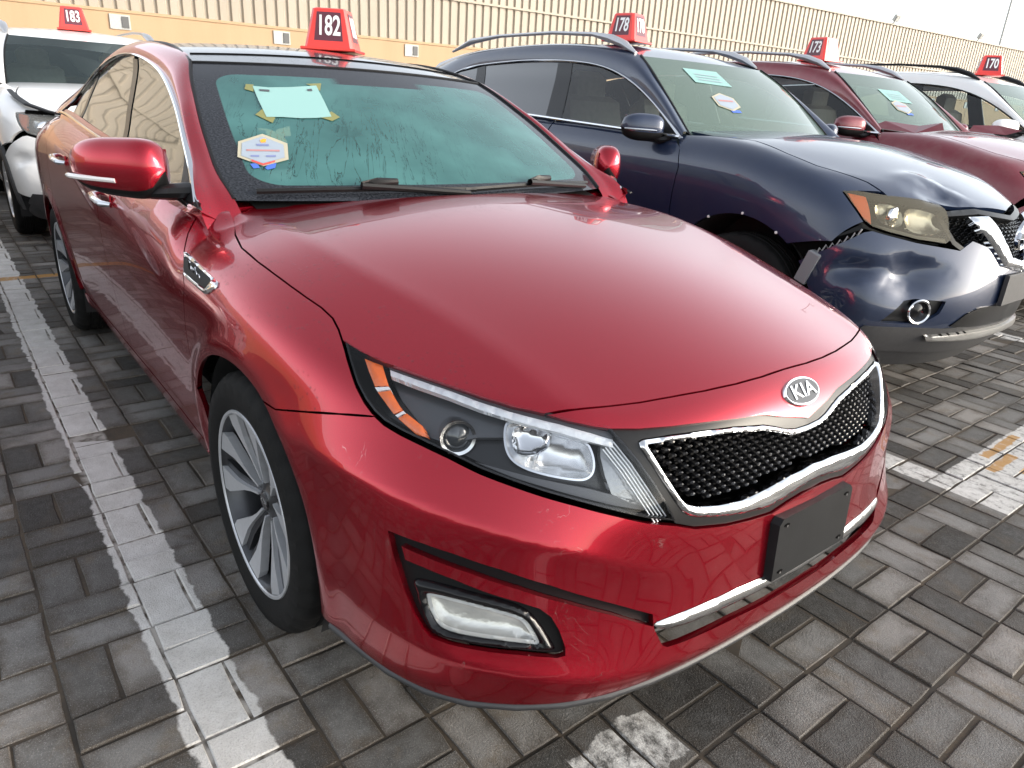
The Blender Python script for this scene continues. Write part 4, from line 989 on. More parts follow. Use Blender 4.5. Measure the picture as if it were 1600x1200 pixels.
# roof: dark glass sheet in two panes with a front header
def cross(L, C, y): 
    k = (y/np.abs(L[:, 1]))**2; return np.stack([C[:, 0]+(L[:, 0]-C[:, 0])*k, np.sign(L[:, 1])*y, C[:, 2]+(L[:, 2]-C[:, 2])*k], 1)
nR = 40; Lr = resamp(L1b, nR); Cr = resamp(np.array([(-1.105, 0, 1.358), (-1.35, 0, 1.408), (-1.75, 0, 1.443), (-2.25, 0, 1.435), (-2.72, 0, 1.385)]), nR)
def roof_strip(name, i0, i1, mt, drop=0, nv=33):
    V = []
    for i in range(i0, i1+1):
        for j in range(nv):
            s_ = -1+2*j/(nv-1); k = s_*s_; V.append((Cr[i][0]+(Lr[i][0]-Cr[i][0])*k, abs(Lr[i][1])*s_, Cr[i][2]+(Lr[i][2]-Cr[i][2])*k-drop))
    n_ = i1-i0+1
    return mesh(name, V, [(i*nv+j, (i+1)*nv+j, (i+1)*nv+j+1, i*nv+j+1) for i in range(n_-1) for j in range(nv-1)], mt, KIA, True)
M['roof_glass'] = paint('wet_roof_glass', (.012, .013, .016), 0, .3, drops=.5, dirt=.1, dcol=(.06, .06, .06))
roof_strip('roof_header', 0, 4, M['roof_glass']); roof_strip('roof_glass', 4, 22, M['roof_glass'], .0); roof_strip('roof_glass', 22, nR-1, M['roof_glass'], .0)
mb = MB(); mb.tube([(Cr[4][0]+(Lr[4][0]-Cr[4][0])*s_*s_, abs(Lr[4][1])*s_, Cr[4][2]+(Lr[4][2]-Cr[4][2])*s_*s_+.001) for s_ in np.linspace(-.96, .96, 40)], .0035, 6); mb.build('roof_seal', M['dark'], KIA)
for s_ in (-1, 1):
    mb = MB(); mb.tube([(p[0], s_*abs(p[1])*1.0, p[2]+.004) for p in Lr], .006, 6); mb.build('roof_ditch', M['black'], KIA)
    mb = MB(); mb.tube([(p[0], s_*abs(p[1]), p[2]+.003) for p in ec], .006, 6); mb.build('windshield_seal', M['black'], KIA)
mb = MB(); mb.tube([(cc[-1][0]+(ec[-1][0]-cc[-1][0])*s_*s_, abs(ec[-1][1])*s_, cc[-1][2]+(ec[-1][2]-cc[-1][2])*s_*s_+.001) for s_ in np.linspace(-1, 1, 40)], .005, 6); mb.build('windshield_seal', M['black'], KIA)
# rear window
cR = resamp(np.array([(-2.72, 0, 1.385), (-2.95, 0, 1.295), (-3.2, 0, 1.18), (-3.38, 0, 1.085)]), 30); eR = resamp(L1c, 30)
V = [(cR[i][0]+(eR[i][0]-cR[i][0])*(s_*s_), abs(eR[i][1])*s_, cR[i][2]+(eR[i][2]-cR[i][2])*s_*s_) for i in range(30) for s_ in np.linspace(-1, 1, 25)]
mesh('rear_window', V, [(i*25+j, (i+1)*25+j, (i+1)*25+j+1, i*25+j+1) for i in range(29) for j in range(24)], M['frit'], KIA, True)
# ---- side glass surface
YG = Lin([.90, .97, 1.06, 1.125, 1.19, 1.252, 1.306, 1.378, 1.45], [.848, .824, .776, .748, .718, .690, .668, .648, .61], .02)
def side_glass(P):
    x, z = P[:, 0], P[:, 2]; a = np.abs(P[:, 1]); return a-YG(z-(BELT(x)-.967)*np.clip((1.42-z)/.45, 0, 1)*.8)
def window_mat():
    m, nt, b = new_mat('dewy_side_glass'); g = nt.nodes.new('ShaderNodeNewGeometry').outputs['Position']
    setp(b, col=(.03, .04, .035), rough=.05, coat=1, crough=.02, spec=.8)
    v = nt.nodes.new('ShaderNodeTexVoronoi'); v.inputs['Scale'].default_value = 110; nt.links.new(g, v.inputs['Vector'])
    bp = nt.nodes.new('ShaderNodeBump'); bp.inputs['Strength'].default_value = .04; bp.inputs['Distance'].default_value = .0006; nt.links.new(ramp_(nt, v.outputs['Distance'], .1, .35, 1, 0), bp.inputs['Height']); nt.links.new(mixc(nt, ramp_(nt, noise_(nt, g, 7, 3), .4, .7), (.05, .06, .05), (.16, .15, .11)), b.inputs['Base Color'])
    return m
M['side_glass'] = window_mat()
dl = lambda px: SIDE.to2(trace(px, lambda P: side_glass(P), 1.2, 6, 240))
L2d = SIDE.to2(L2)
xb0, xb1, zb = -1.36, -1.72, 1.38
def topz(x): return float(np.interp(-x, -L2d[:, 0], L2d[:, 1]))
def win(xa, xb_, xa_t, xb_t, n=14):
    """pane between a front line (xa at the belt, xa_t at the top) and a rear line"""
    low = [(x, belt(x)+.008) for x in np.linspace(xa, xb_, 10)]
    up = [(x, topz(x)-.004) for x in np.linspace(xb_t, xa_t, n)]
    return sp(low+up)
wf = win(-.60, -1.36, -.70, -1.68, 22); wr = win(-1.42, -2.26, -1.76, -2.30, 18); wq = win(-2.30, -2.50, -2.33, -2.50, 8)
for L in (wf, wr, wq): panel('side_window', side_glass, SIDE, [L], M['side_glass'], KIA, step=.03, gap=0, hem=.006, mirror=True)
panel('pillar_trim', side_glass, SIDE, [sp([(-1.36, belt(-1.36)+.006), (-1.42, belt(-1.42)+.006), (-1.76, topz(-1.76)-.012), (-1.68, topz(-1.68)-.012)])], M['gloss_black'], KIA, step=.03, gap=.001, hem=.01, depth=-.003, mirror=True)
panel('pillar_trim', side_glass, SIDE, [sp([(-2.26, belt(-2.26)+.006), (-2.30, belt(-2.30)+.006), (-2.33, topz(-2.33)-.012), (-2.30, topz(-2.30)-.012)])], M['gloss_black'], KIA, step=.03, gap=0, hem=.01, depth=-.003, mirror=True)
panel('mirror_sail', side_glass, SIDE, [sp([(-.45, belt(-.45)+.004), (-.63, belt(-.63)+.004), (-.735, topz(-.735)-.012), (-.60, topz(-.60)-.01)])], M['black'], KIA, step=.02, gap=0, hem=.01, depth=-.004, mirror=True)
for s_ in (-1, 1):
    top_ = [(p[0], s_*(abs(p[1])+.004), p[2]-.004) for p in resamp(L2, 60)]
    mb = MB(); mb.tube(top_, .009, 8, flat=.6); mb.build('window_chrome', M['chrome'], KIA, True)
    bl = [(x, s_*(float(YG(np.array([belt(x)-(belt(x)-.967)*.8]))[0])+.012), belt(x)+.002) for x in np.linspace(-.50, -2.62, 50)]
    mb = MB(); mb.tube(bl, .007, 8, flat=1.1); mb.build('belt_chrome', M['chrome'], KIA, True)
for s_ in (-1, 1):
    xs_ = np.linspace(-.47, -2.66, 40); bz = np.array([belt(x) for x in xs_]); lw = SIDE.lift(np.stack([xs_, bz-.028], 1), KB); yl_ = np.abs(lw[:, 1]); yl_ = np.where(np.isnan(yl_), .8, yl_)
    yg_ = YG(bz+.014-(bz-.967)*.8)
    V = np.vstack([np.stack([xs_, s_*(yl_-.003), bz-.028], 1), np.stack([xs_, s_*np.maximum((yl_+yg_)/2, yg_+.002), bz-.004], 1), np.stack([xs_, s_*(yg_-.004), bz+.016], 1)])
    mesh('belt_moulding', V, [(k*40+i, k*40+i+1, (k+1)*40+i+1, (k+1)*40+i)[::s_] for k in range(2) for i in range(39)], M['red'], KIA, True)
# cabin seen through the glass
M['beige'] = mat('beige_leather', (.42, .35, .26), .6, noise=.15); M['dash'] = mat('dash_grey', (.06, .065, .065), .7)
mb = MB(); mb.box((-.85, 0, .86), (.5, 1.35, .22), bev=.05); mb.build('dashboard', M['dash'], KIA, True)
for s_ in (-.36, .36):
    st = empty('front_seat', (0, 0, 0), 0, KIA)
    mb = MB(); mb.box((-1.75, s_, .55), (.52, .5, .18), bev=.05); mb.build('seat_cushion', M['beige'], st, True)
    mb = MB(); mb.box((-2.02, s_, .90), (.16, .5, .66), rot=Matrix.Rotation(R_(-14), 3, 'Y'), bev=.05); mb.build('seat_back', M['beige'], st, True)
    mb = MB(); mb.box((-2.12, s_, 1.24), (.10, .28, .20), rot=Matrix.Rotation(R_(-10), 3, 'Y'), bev=.04); mb.build('headrest', M['beige'], st, True)
mb = MB(); mb.lathe([(-.012, .17), (0, .185), (.012, .17), (0, .158)], 32, 'x', close=True); V = np.array(mb.V)@np.array(Matrix.Rotation(R_(-22), 3, 'Y')).T+[-1.2, .36, .95]; mb.V = [tuple(v) for v in V]; mb.build('steering_wheel', M['dash'], KIA, True)
mb = MB(); mb.box((-2.0, 0, .36), (2.4, 1.5, .04)); mb.build('cabin_floor', M['dash'], KIA)
# ---- cowl and wipers
mb = MB()
V = []; 
for i, (dx, z) in enumerate(((.045, .968), (.02, .975), (-.02, .982), (-.05, .998))):
    for y in np.linspace(-.66, .66, 31): V.append((-.375-.15*(abs(y)/.66)**2.2+dx, y, z-.012*(abs(y)/.66)**2))
mesh('cowl', V, [(i*31+j, i*31+j+1, (i+1)*31+j+1, (i+1)*31+j) for i in range(3) for j in range(30)], M['black'], KIA, True)
for (y0, y1, y2) in ((-.62, -.30, .02), (-.02, .30, .60)):
    wp = empty('wiper', (0, 0, 0), 0, KIA)
    bl = [ws_pt(y, .028+.012*math.sin((y-y0)/(y2-y0)*3.14), .012) for y in np.linspace(y0, y2, 16)]
    mb = MB(); mb.tube(bl, .006, 6, flat=1.4); mb.build('wiper_blade', M['black'], wp, True)
    mb = MB(); mb.tube([ws_pt(y1+.06, .05, .030), ws_pt(y1, .045, .032), ws_pt(y1-.05, .035, .028), ws_pt(y2-.03, .012, .012)], [.010, .014, .012, .009], 8); mb.build('wiper_arm', M['black'], wp, True)
# ---- door mirrors
def door_mirror(s_):
    mr = empty('door_mirror', (0, 0, 0), 0, KIA)
    t = np.array([-.235, -.19, .012]); t /= np.linalg.norm(t); d = np.cross(t, (0, 0, 1)); d = d if d[0] > 0 else -d; u = np.array([0, 0, 1.])
    c0 = np.array([-.745, -.955, 1.052]); rows = []; n = 28
    for k, q in enumerate(np.linspace(-1, 1, 19)):
        w_ = (1-abs(q)**(5 if q < 0 else 2.6))**(1/2.4) if abs(q) < 1 else .02
        hh = .078*w_*(1-.10*q); dd = .058*w_
        cen = c0+t*q*.155+u*(-.006*q-.0)-d*.02*max(q, 0)**2
        rows.append([cen+d*dd*np.sign(math.cos(a))*abs(math.cos(a))**.75+u*hh*np.sign(math.sin(a))*abs(math.sin(a))**.8 for a in np.linspace(0, 2*math.pi, n, endpoint=False)])
    V = np.array(rows).reshape(-1, 3); F_ = []; mi = []
    for i in range(18):
        for j in range(n):
            F_.append((i*n+j, i*n+(j+1) % n, (i+1)*n+(j+1) % n, (i+1)*n+j)); a = (j+.5)/n*2*math.pi; mi.append(1 if math.sin(a) < -.58 else 0)
    F_ += [tuple(range(n-1, -1, -1)), tuple(18*n+j for j in range(n))]; mi += [0, 0]
    V = V*[1, s_, 1] if s_ > 0 else V
    V2 = V.copy(); 
    if s_ > 0: V2[:, 1] = -V[:, 1]; F_ = [f[::-1] for f in F_]
    V2 = np.array(rows).reshape(-1, 3)*[1, -s_ if s_ > 0 else 1, 1]
    mesh('mirror_shell', V2, F_, None, mr, True, mats=[M['redclean'], M['black']], mi=mi)
    fl = (lambda p: (p[0], -p[1], p[2])) if s_ > 0 else (lambda p: tuple(p))
    mb = MB(); mb.tube([fl(c0+t*q*.155+d*(.058*(1-abs(q)**3)**.45)*.94+u*(-.030-.006*q)) for q in np.linspace(-.25, .93, 20)], [.006]*17+[.0055, .005, .003], 8, flat=1.2); mb.build('mirror_signal', mat('signal_white', (.75, .72, .70), .2, coat=1), mr, True)
    mb = MB(); mb.tube([fl(p) for p in (np.array([-.60, -.80, 1.0]), np.array([-.61, -.85, .998]), c0-t*.13-u*.055, c0-t*.03-u*.066)], [.04, .036, .03, .022], 10, flat=.62); mb.build('mirror_arm', M['black'], mr, True)
    mb = MB(); mb.add([fl(c0+t*a*.13-d*.045+u*b_*.058) for a, b_ in ((-1, -1), (1, -.8), (1, .8), (-1, 1))], [(0, 1, 2, 3)]); mb.build('mirror_glass', M['chrome'], mr)
for s_ in (-1, 1): door_mirror(s_)
# ---- door handles
for (x0, z0) in ((-1.25, .895), (-2.10, .945)):
    for s_ in (-1, 1):
        y_ = abs(side_pt(x0, z0)[1]); hd = empty('door_handle', (0, 0, 0), 0, KIA)
        mb = MB(); mb.tube([(x0+.10, s_*(y_+.006), z0-.006), (x0+.08, s_*(y_+.030), z0-.004), (x0, s_*(y_+.036), z0), (x0-.08, s_*(y_+.030), z0+.006), (x0-.10, s_*(y_+.008), z0+.008)], [.010, .013, .013, .013, .010], 10, flat=.8); mb.build('handle_grip', M['chrome'], hd, True)
        mb = MB(); mb.box((x0, s_*(y_+.002), z0), (.15, .006, .04), bev=.002); mb.build('handle_recess', M['redclean'], hd)
# ---- fender vent badge
vb = T3([(289, 394), (293, 394), (335, 434), (343, 441), (341, 448), (326, 459), (321, 459), (289, 431)])
vb2 = SIDE.to2(vb)
for s_ in (-1, 1):
    ins = SIDE.to2(T3([(290, 401), (294, 402), (330, 434), (332, 440), (323, 451), (290, 425)]))
    fv = panel('fender_vent', KB, SIDE, [vb2, ins], M['chrome'], KIA, step=.005, bstep=.005, gap=0, hem=.006, depth=-.002, pillow=(.005, .006))
    fi = panel('vent_inlay', KB, SIDE, [grow(ins, .001)], M['matt_black'], fv, step=.01, gap=0, hem=.002, depth=-.003)
    c = ins.mean(0)+[-.01, .0]; P_ = side_pt(c[0], c[1])
    tx = text_obj('Turbo', .040, M['satin_chrome'], 'vent_lettering', fv, frame(P_+np.array([0, -.0058, 0]), (1, 0, -.12), (.12, 0, 1)), .0012, .0006)
    if s_ > 0:
        ol = [fv, fi, tx]
        for o in ol:
            o.data.transform(Matrix.Diagonal((1, -1, 1, 1))); o.data.flip_normals()
        tx.data.transform(Matrix.Translation((2*c[0], 0, 0))@Matrix.Diagonal((-1, 1, 1, 1))); tx.data.flip_normals()
# ------------------------------------------------------------ wheels
def tyre_mesh(R, rr, wd, seg=132):
    """tyre standing in the x-z plane, outer face towards -y; R outer radius, rr rim radius, wd width"""
    h = wd/2; prof = [(h*.80, rr-.004), (h*.90, rr+.012), (h*1.0, rr+(R-rr)*.42), (h*.965, rr+(R-rr)*.74), (h*.86, R-.012), (h*.78, R-.004)]
    tread = [(h*.70, R-.0015), (h*.52, R), (h*.50, R-.007), (h*.42, R-.007), (h*.40, R), (h*.16, R+.0005), (h*.14, R-.007), (h*.06, R-.007), (h*.04, R+.0005)]
    full = [(-a, b_) for a, b_ in prof]+[(-a, b_) for a, b_ in tread]+[(a, b_) for a, b_ in tread[::-1]]+[(a, b_) for a, b_ in prof[::-1]]
    V = []; F_ = []; m = len(full)
    for k in range(seg):
        q = 2*math.pi*k/seg
        for (y, r_) in full:
            cut = .006 if (k % 4 == 0 and abs(y) > h*.45 and r_ > R-.016) else (.004 if (k % 4 == 2 and abs(y) < h*.40 and r_ > R-.004) else 0)
            V.append(((r_-cut)*math.cos(q), y, (r_-cut)*math.sin(q)))
    for k in range(seg):
        k2 = (k+1) % seg
        for i in range(m-1): F_.append((k*m+i, k*m+i+1, k2*m+i+1, k2*m+i))
    return V, F_
def pol(r, a): return np.array([r*math.cos(a), r*math.sin(a)])
def blade(mb, pts, yf, th, M3=None):
    """flat spoke piece: polygon in the wheel plane, face at y=-yf(r), thickness th"""
    pts = np.array(pts); n = len(pts); V = []
    for p in pts: V.append((p[0], -yf(np.hypot(*p)), p[1]))
    for p in pts: V.append((p[0], -yf(np.hypot(*p))+th, p[1]))
    if area2(pts) < 0: F_ = [tuple(range(n)), *[(i, n+i, n+(i+1) % n, (i+1) % n) for i in range(n)]]
    else: F_ = [tuple(range(n-1, -1, -1)), *[(i, (i+1) % n, n+(i+1) % n, n+i) for i in range(n)]]
    mb.add(V, F_)
def kia_wheel(cx, side):
    """18-inch five twin-spoke alloy"""
    wl = empty('wheel', (cx, side*.795, .330), 0, KIA)
    wl.rotation_euler = (0, 0, 0 if side < 0 else math.pi)
    V, F_ = tyre_mesh(.330, .229, .225); mesh('tyre', V, F_, M['rubber'], wl, True, sharp=40)
    mb = MB(); mb.lathe([(-.100, .2385), (-.103, .233), (-.098, .2275), (-.085, .222), (-.05, .214), (.09, .214), (.10, .235)], 72); rim = mb.build('rim', M['gunmetal'], wl, True, 50)
    mb = MB(); mb.lathe([(-.1005, .238), (-.1038, .2365), (-.1038, .2300), (-.100, .2275)], 72); mb.build('rim_lip', M['silver'], rim, True, 50)
    mb = MB(); mb.lathe([(.03, .0), (.03, .15), (.02, .155), (.035, .155)], 40); mb.build('brake_disc', mat('brake_disc', (.25, .24, .23), .4, .9, noise=.2), wl, True, 30)
    mb = MB(); mb.box((.12, .0, .06), (.09, .07, .15), bev=.015); mb.build('brake_caliper', M['black'], wl)
    yf = lambda r_: np.interp(r_, [.03, .08, .16, .226], [.062, .072, .086, .0985])
    mb2 = MB(); mb2.lathe([(.03, .214), (.028, .10), (.03, .0)], 48); mb2.build('wheel_back', M['dark'], wl)
    for k in range(5):
        a = math.pi/2+2*math.pi*k/5+.18
        for sg in (-1, 1):
            # bright machined blade: thin at the hub, fanning out to the rim
            mb = MB(); A = lambda r_, da: pol(r_, a+sg*da)
            blade(mb, [A(.052, .17), A(.090, .195), A(.130, .215), A(.165, .200), A(.2285, .120), A(.2285, .400), A(.205, .435), A(.165, .400), A(.120, .330), A(.085, .285), A(.052, .29)], yf, .022)
            sp_ = mb.build('spoke', M['silver'], wl)
            mb = MB(); blade(mb, [A(.048, .0), A(.10, .04), A(.16, .08), A(.2285, .03), A(.2285, .135), A(.165, .226), A(.13, .216), A(.09, .196), A(.048, .18)], lambda r_: yf(r_)-.011, .03)
            mb.build('spoke_flank', M['gunmetal'], sp_)
    mb = MB(); mb.lathe([(-.066, .0), (-.067, .028), (-.063, .033), (-.055, .055), (-.03, .062)], 36); hb = mb.build('hub', M['gunmetal'], wl, True, 40)
    mb = MB(); mb.lathe([(-.071, .0), (-.071, .022), (-.066, .027)], 30); cp = mb.build('hub_cap', M['gloss_black'], hb, True, 40)
    text_obj('KIA', .019, M['satin_chrome'], 'cap_lettering', cp, frame((0, -.0716, 0), (1, 0, 0), (0, 0, 1)), .0004, .0003, 1.2)
    for k in range(5):
        q = math.pi/2+2*math.pi*(k+.5)/5+.18; mb = MB(); mb.lathe([(-.058, .0), (-.058, .008), (-.04, .010)], 8, c=(.046*math.cos(q), 0, .046*math.sin(q))); mb.build('wheel_nut', M['satin_chrome'], hb)
    return wl
for cx in (0, -2.795):
    for side in (-1, 1): kia_wheel(cx, side)

# ------------------------------------------------------------ crossover SUV body surface (local frame: x forward from the front axle)
ZR = [.15, .25, .35, .50, .63, .73, .80, .85, .90, .96, 1.02, 1.12]
XR = [.82, .90, .955, .985, .988, .970, .955, .942, .915, .86, .79, .66]
rgl = np.array([0, .010, .035, .09, .155, .215, .265, .325, .40, .56]); rgu = np.array([0, .018, .075, .155, .225, .30, .36, .43, .52, .69])
RF = Tab(ZR, YL, np.array([x-(rgl*(1-a)+rgu*a) for x, a in zip(XR, np.interp(ZR, [.5, .85], [0, 1]))]), .02, .02)
RW = Tab([-3.8, -3.2, -2.7, -2.0, -1.0, -.3, 0, .3, .6, .9], [.15, .25, .35, .50, .70, .85, .95, 1.05, 1.15, 1.25],
 [[.66, .74, .79, .82, .84, .84, .83, .81, .78, .74], [.74, .82, .86, .885, .895, .895, .885, .87, .84, .79], [.76, .84, .88, .905, .915, .917, .91, .895, .865, .81],
  [.76, .83, .868, .89, .905, .915, .915, .905, .875, .81], [.76, .83, .868, .89, .903, .915, .915, .905, .87, .80], [.76, .84, .878, .90, .915, .92, .917, .90, .855, .78],
  [.76, .85, .888, .91, .922, .925, .918, .895, .84, .76], [.76, .85, .885, .905, .917, .918, .905, .87, .80, .70], [.74, .82, .855, .875, .885, .882, .86, .82, .73, .62], [.70, .77, .80, .82, .83, .82, .79, .74, .65, .55]], .06, .03)
rhc = Lin([-3.8, -3, -1, -.45, 0, .3, .5, .7, .82, .90, .98], [1.2, 1.22, 1.22, 1.205, 1.172, 1.118, 1.066, .995, .945, .895, .82])
rcz = Lin([-3.8, -3, -1, -.45, -.08, .27, .49, .60, .75, .9], [1.18, 1.20, 1.20, 1.18, 1.155, 1.083, 1.03, .992, .925, .85])
rcy = Lin([-3.8, -1, -.45, 0, .3, .6, .9], [.74, .74, .74, .72, .68, .62, .56])
def rogue_body(P, dent=0.):
    x, y, z = P[:, 0], P[:, 1], P[:, 2]; a = np.sqrt(y*y+1e-6)
    z0, zc_, yc_ = rhc(x), rcz(x), rcy(x); t = np.clip(a/yc_, 0, 1); d = a-yc_
    h = -smax(-(zc_+(z0-zc_)*(1-t*t)**1.3), -(zc_-.16*d-.5*np.maximum(d, 0)**2), .02)
    w = RW(x, z)
    f = smax((z-h)*.95, a-w, .09)
    ff = (x-RF(z, a))*np.interp(a, [0, .5, .7, .8, .9], [1, .8, .68, .55, .35])
    f = smax(f, ff, .06)
    f = smax(f, -3.70+.10*(a/.9)**3-x, .12)
    if dent: f = f+dent*(.045*np.exp(-(((x-.72)/.11)**2+((y+.62)/.12)**2+((z-.62)/.085)**2))+.03*np.exp(-(((x-.55)/.09)**2+((y+.80)/.08)**2+((z-.66)/.06)**2))+.020*np.exp(-(((x-.66)/.05)**2+((y+.33)/.10)**2+((z-.97)/.09)**2))-.014*np.exp(-(((x-.52)/.06)**2+((y+.36)/.12)**2)))
    if dent:
        def crease(p0, p1, w_, dep):
            p0 = np.array(p0); p1 = np.array(p1); v_ = p1-p0; t_ = np.clip(((P-p0)@v_)/(v_@v_), 0, 1); dd = np.linalg.norm(P-(p0+t_[:, None]*v_), axis=1)
            return dep*np.maximum(1-np.sqrt(dd*dd+2e-5)/w_, 0)*np.sin(np.pi*np.clip(t_, .02, .98))**.5
        f = f+dent*(crease((.46, -.88, .60), (.70, -.70, .68), .07, .016)+crease((.58, -.80, .50), (.76, -.62, .60), .06, -.012)+crease((.70, -.66, .70), (.86, -.47, .66), .05, .012)+crease((.60, -.46, 1.02), (.76, -.30, .94), .07, .018)+crease((.52, -.30, 1.06), (.74, -.22, .95), .06, -.012)+crease((.60, -.84, .42), (.88, -.42, .44), .03, -.012))
    return f
RX, RY = -.60, 2.72
ROFF = np.array([RX, RY, 0.])
RB = lambda P: rogue_body(P, 1.0)
def RT(uvs, depth=0.):
    P = trace(uvs, lambda q: RB(q-ROFF)+depth, 1.2, 7, 260)-ROFF; return P[~np.isnan(P[:, 0])]
def rp(x, z): return SIDE.lift(np.array([[x, z]]), RB)[0]
def rogue_paint(name, col, metal=.25, **k): return paint(name, col, metal, .35, drops=0, **k)
M['blue'] = rogue_paint('dark_blue_paint', (.008, .019, .052), dirt=.10, dcol=(.10, .09, .08))
M['white'] = rogue_paint('white_paint', (.82, .82, .81), 0., dirt=.04); M['maroon'] = rogue_paint('maroon_paint', (.16, .008, .018), dirt=.3, dcol=(.25, .16, .14))
M['haze_glass'] = thin_glass('dusty_green_glass', (.45, .60, .55), 1.0, .40, (.25, .35, .30))
M['dark_glass'] = thin_glass('tinted_side_glass', (.62, .70, .72), 1.0, .04, (.2, .22, .22))
M['privacy'] = mat('privacy_glass', (.012, .014, .018), .06, coat=1)
M['cladding'] = mat('grey_cladding', (.035, .035, .037), .6, noise=.3, nscale=50)
M['skirt_silver'] = mat('silver_skirt', (.38, .375, .36), .3, .7, noise=.2, nscale=15)
M['yellowed_lens'] = thin_glass('yellowed_lens', (.85, .80, .66), .7, .14, (.50, .44, .30), .10)
M['rail_silver'] = mat('rail_silver', (.50, .51, .53), .35, .8)
SUV = empty('blue_suv', (RX, RY, 0)); tag(SUV, 'dark blue crossover with crumpled front corner and missing wheel arch trim', 'car')
SUV['group'] = 'parked crossovers with silver roof rails'
r_hl = RT([(1317, 300), (1328, 298), (1380, 306), (1433, 312), (1467, 320), (1480, 332), (1483, 360), (1487, 377), (1478, 384), (1433, 377), (1387, 365), (1363, 357), (1350, 347), (1333, 322)])
r_hl2 = CORNER.to2(r_hl)
gap_r = RT([(1180, 220), (1230, 240), (1276, 259), (1320, 272), (1355, 285), (1378, 300)])
hoodf = RT([(1387, 308), (1433, 313), (1467, 320), (1500, 325), (1530, 326)])
rc = lambda x: TOP.lift(np.array([[x, -.0005]]), RB)[0]
rcf = lambda z: FRONT.lift(np.array([[-.0005, z]]), RB)[0]
r_cowl = np.array([(-.42, -.0005, 1.2), (-.44, -.25, 1.2), (-.50, -.5, 1.19), (-.60, -.70, 1.18)])
hh = np.vstack([r_cowl, [(-.35, -.765, 1.16)], gap_r, hoodf, [rc(.86)]])
def symR(chart, half): return chart.to2(np.vstack([half, (half*[1, -1, 1])[::-1]]))
panel('hood', RB, TOP, [symR(TOP, hh)], M['blue'], SUV, step=.03, gap=.006, hem=.02)
def cp(chart, px, depth=0.): return chart.to2(RT(px, depth))
def rarch(cx, a0, a1, r_, n=30): return SIDE.lift(np.array([(cx+r_*math.cos(R_(q)), .362+r_*math.sin(R_(q))) for q in np.linspace(a0, a1, n)]), RB)
WB = -2.705
ra_f = rarch(0, 52, 190, .455, 36)
fn_low = RT([(1263, 394), (1300, 378), (1348, 350)])
fen = np.vstack([gap_r, r_hl[[0, 13, 12]], fn_low[::-1][1:2], ra_f, [rp(-.47, .30)], [rp(-.46, .6), rp(-.455, .85), rp(-.44, 1.0), rp(-.47, 1.09)], [(-.55, -.80, 1.15), (-.42, -.775, 1.16)]])
panel('fender', RB, DIAG, [DIAG.to2(fen)], M['blue'], SUV, step=.025, gap=.003, hem=.02, mirror=True)
# bumper
CY2 = Cyl(-.1, 0, .9)
b_top = RT([(1272, 396), (1300, 384), (1350, 362), (1363, 360), (1387, 367), (1433, 379), (1478, 387), (1500, 391), (1520, 376), (1540, 384)])
b_low = RT([(1577, 470), (1500, 519), (1483, 529), (1430, 526), (1363, 521)])
b_low = b_low[b_low[:, 1] < -.02]
zl = float(b_low[0][2])
arc_b = rarch(0, -2, 40, .455, 14)
bh = np.vstack([[rcf(.70)], b_top[::-1], arc_b[::-1][:12], b_low[::-1], [rcf(max(zl, .42))]]); bh[0, 1] = bh[-1, 1] = -.0005
rfog = cp(CY2, [(1375, 503), (1413, 471), (1430, 468), (1477, 472), (1467, 490), (1440, 505)])
rfo = lambda L: L*[-1, 1]
panel('front_bumper', RB, CY2, [symR(CY2, bh), rfog, rfo(rfog)], M['blue'], SUV, step=.022, gap=.003, hem=.02)
for L in (rfog, rfo(rfog)): panel('fog_recess', RB, CY2, [grow(L, .004)], M['satin_black'], SUV, step=.02, gap=0, hem=0, depth=.022)
for s_ in (-1, 1):
    c = RT([(1437, 488)])[0]; n_ = grad(RB, c[None])[0]; c = c-n_*.012
    FMf = frame(c, np.cross((0, 0, 1), n_), np.cross(n_, np.cross((0, 0, 1), n_))); fgl = empty('fog_lamp', (0, 0, 0), 0, SUV)
    mb = MB(); mb.lathe([(-.02, .058), (.010, .060), (.014, .055), (.010, .048), (-.02, .044)], 36, 'z'); mb.V = [tuple((v@FMf[:3, :3].T+FMf[:3, 3])*[1, -s_, 1]) for v in np.array(mb.V)]
    if s_ > 0: mb.F = [f[::-1] for f in mb.F]
    mb.build('fog_ring', M['chrome'], fgl, True)
    mb = MB(); mb.lathe([(-.012, .047), (-.004, .03), (0, .001)], 24, 'z'); mb.V = [tuple((v@FMf[:3, :3].T+FMf[:3, 3])*[1, -s_, 1]) for v in np.array(mb.V)]; mb.build('fog_glass', M['gloss_black'], fgl, True)
# skirt with its silver chin and lower grille
sk = [(0, .44), (.30, .44), (.46, .40), (.66, .41), (.80, .43), (.84, .33), (.74, .275), (.5, .265), (.25, .255), (0, .25)]
def front_loop(half): 
    P = FRONT.lift(np.array([(-max(y, .0005), z) for y, z in half]), RB); return symR(CY2, P)
panel('skirt', RB, CY2, [front_loop([(0, .415), (.30, .415), (.44, .40), (.60, .405), (.80, .41), (.83, .33), (.74, .275), (.5, .262), (.25, .255), (0, .25)])], M['cladding'], SUV, step=.03, gap=.002, hem=.03, depth=-.004)
panel('lower_grille', RB, CY2, [front_loop([(0, .50), (.28, .50), (.36, .47), (.42, .41), (.25, .40), (0, .40)])], M['satin_black'], SUV, step=.03, gap=0, hem=.01, depth=-.006)
panel('chin', RB, CY2, [front_loop([(0, .375), (.30, .375), (.52, .36), (.50, .335), (.25, .33), (0, .33)])], M['skirt_silver'], SUV, step=.02, gap=0, hem=.02, depth=-.02, pillow=(.012, .02))
panel('under_tray', RB, CY2, [front_loop([(0, .27), (.5, .28), (.80, .36), (.82, .22), (.5, .17), (0, .17)])], M['cladding'], SUV, step=.04, gap=0, hem=.02, depth=.012)
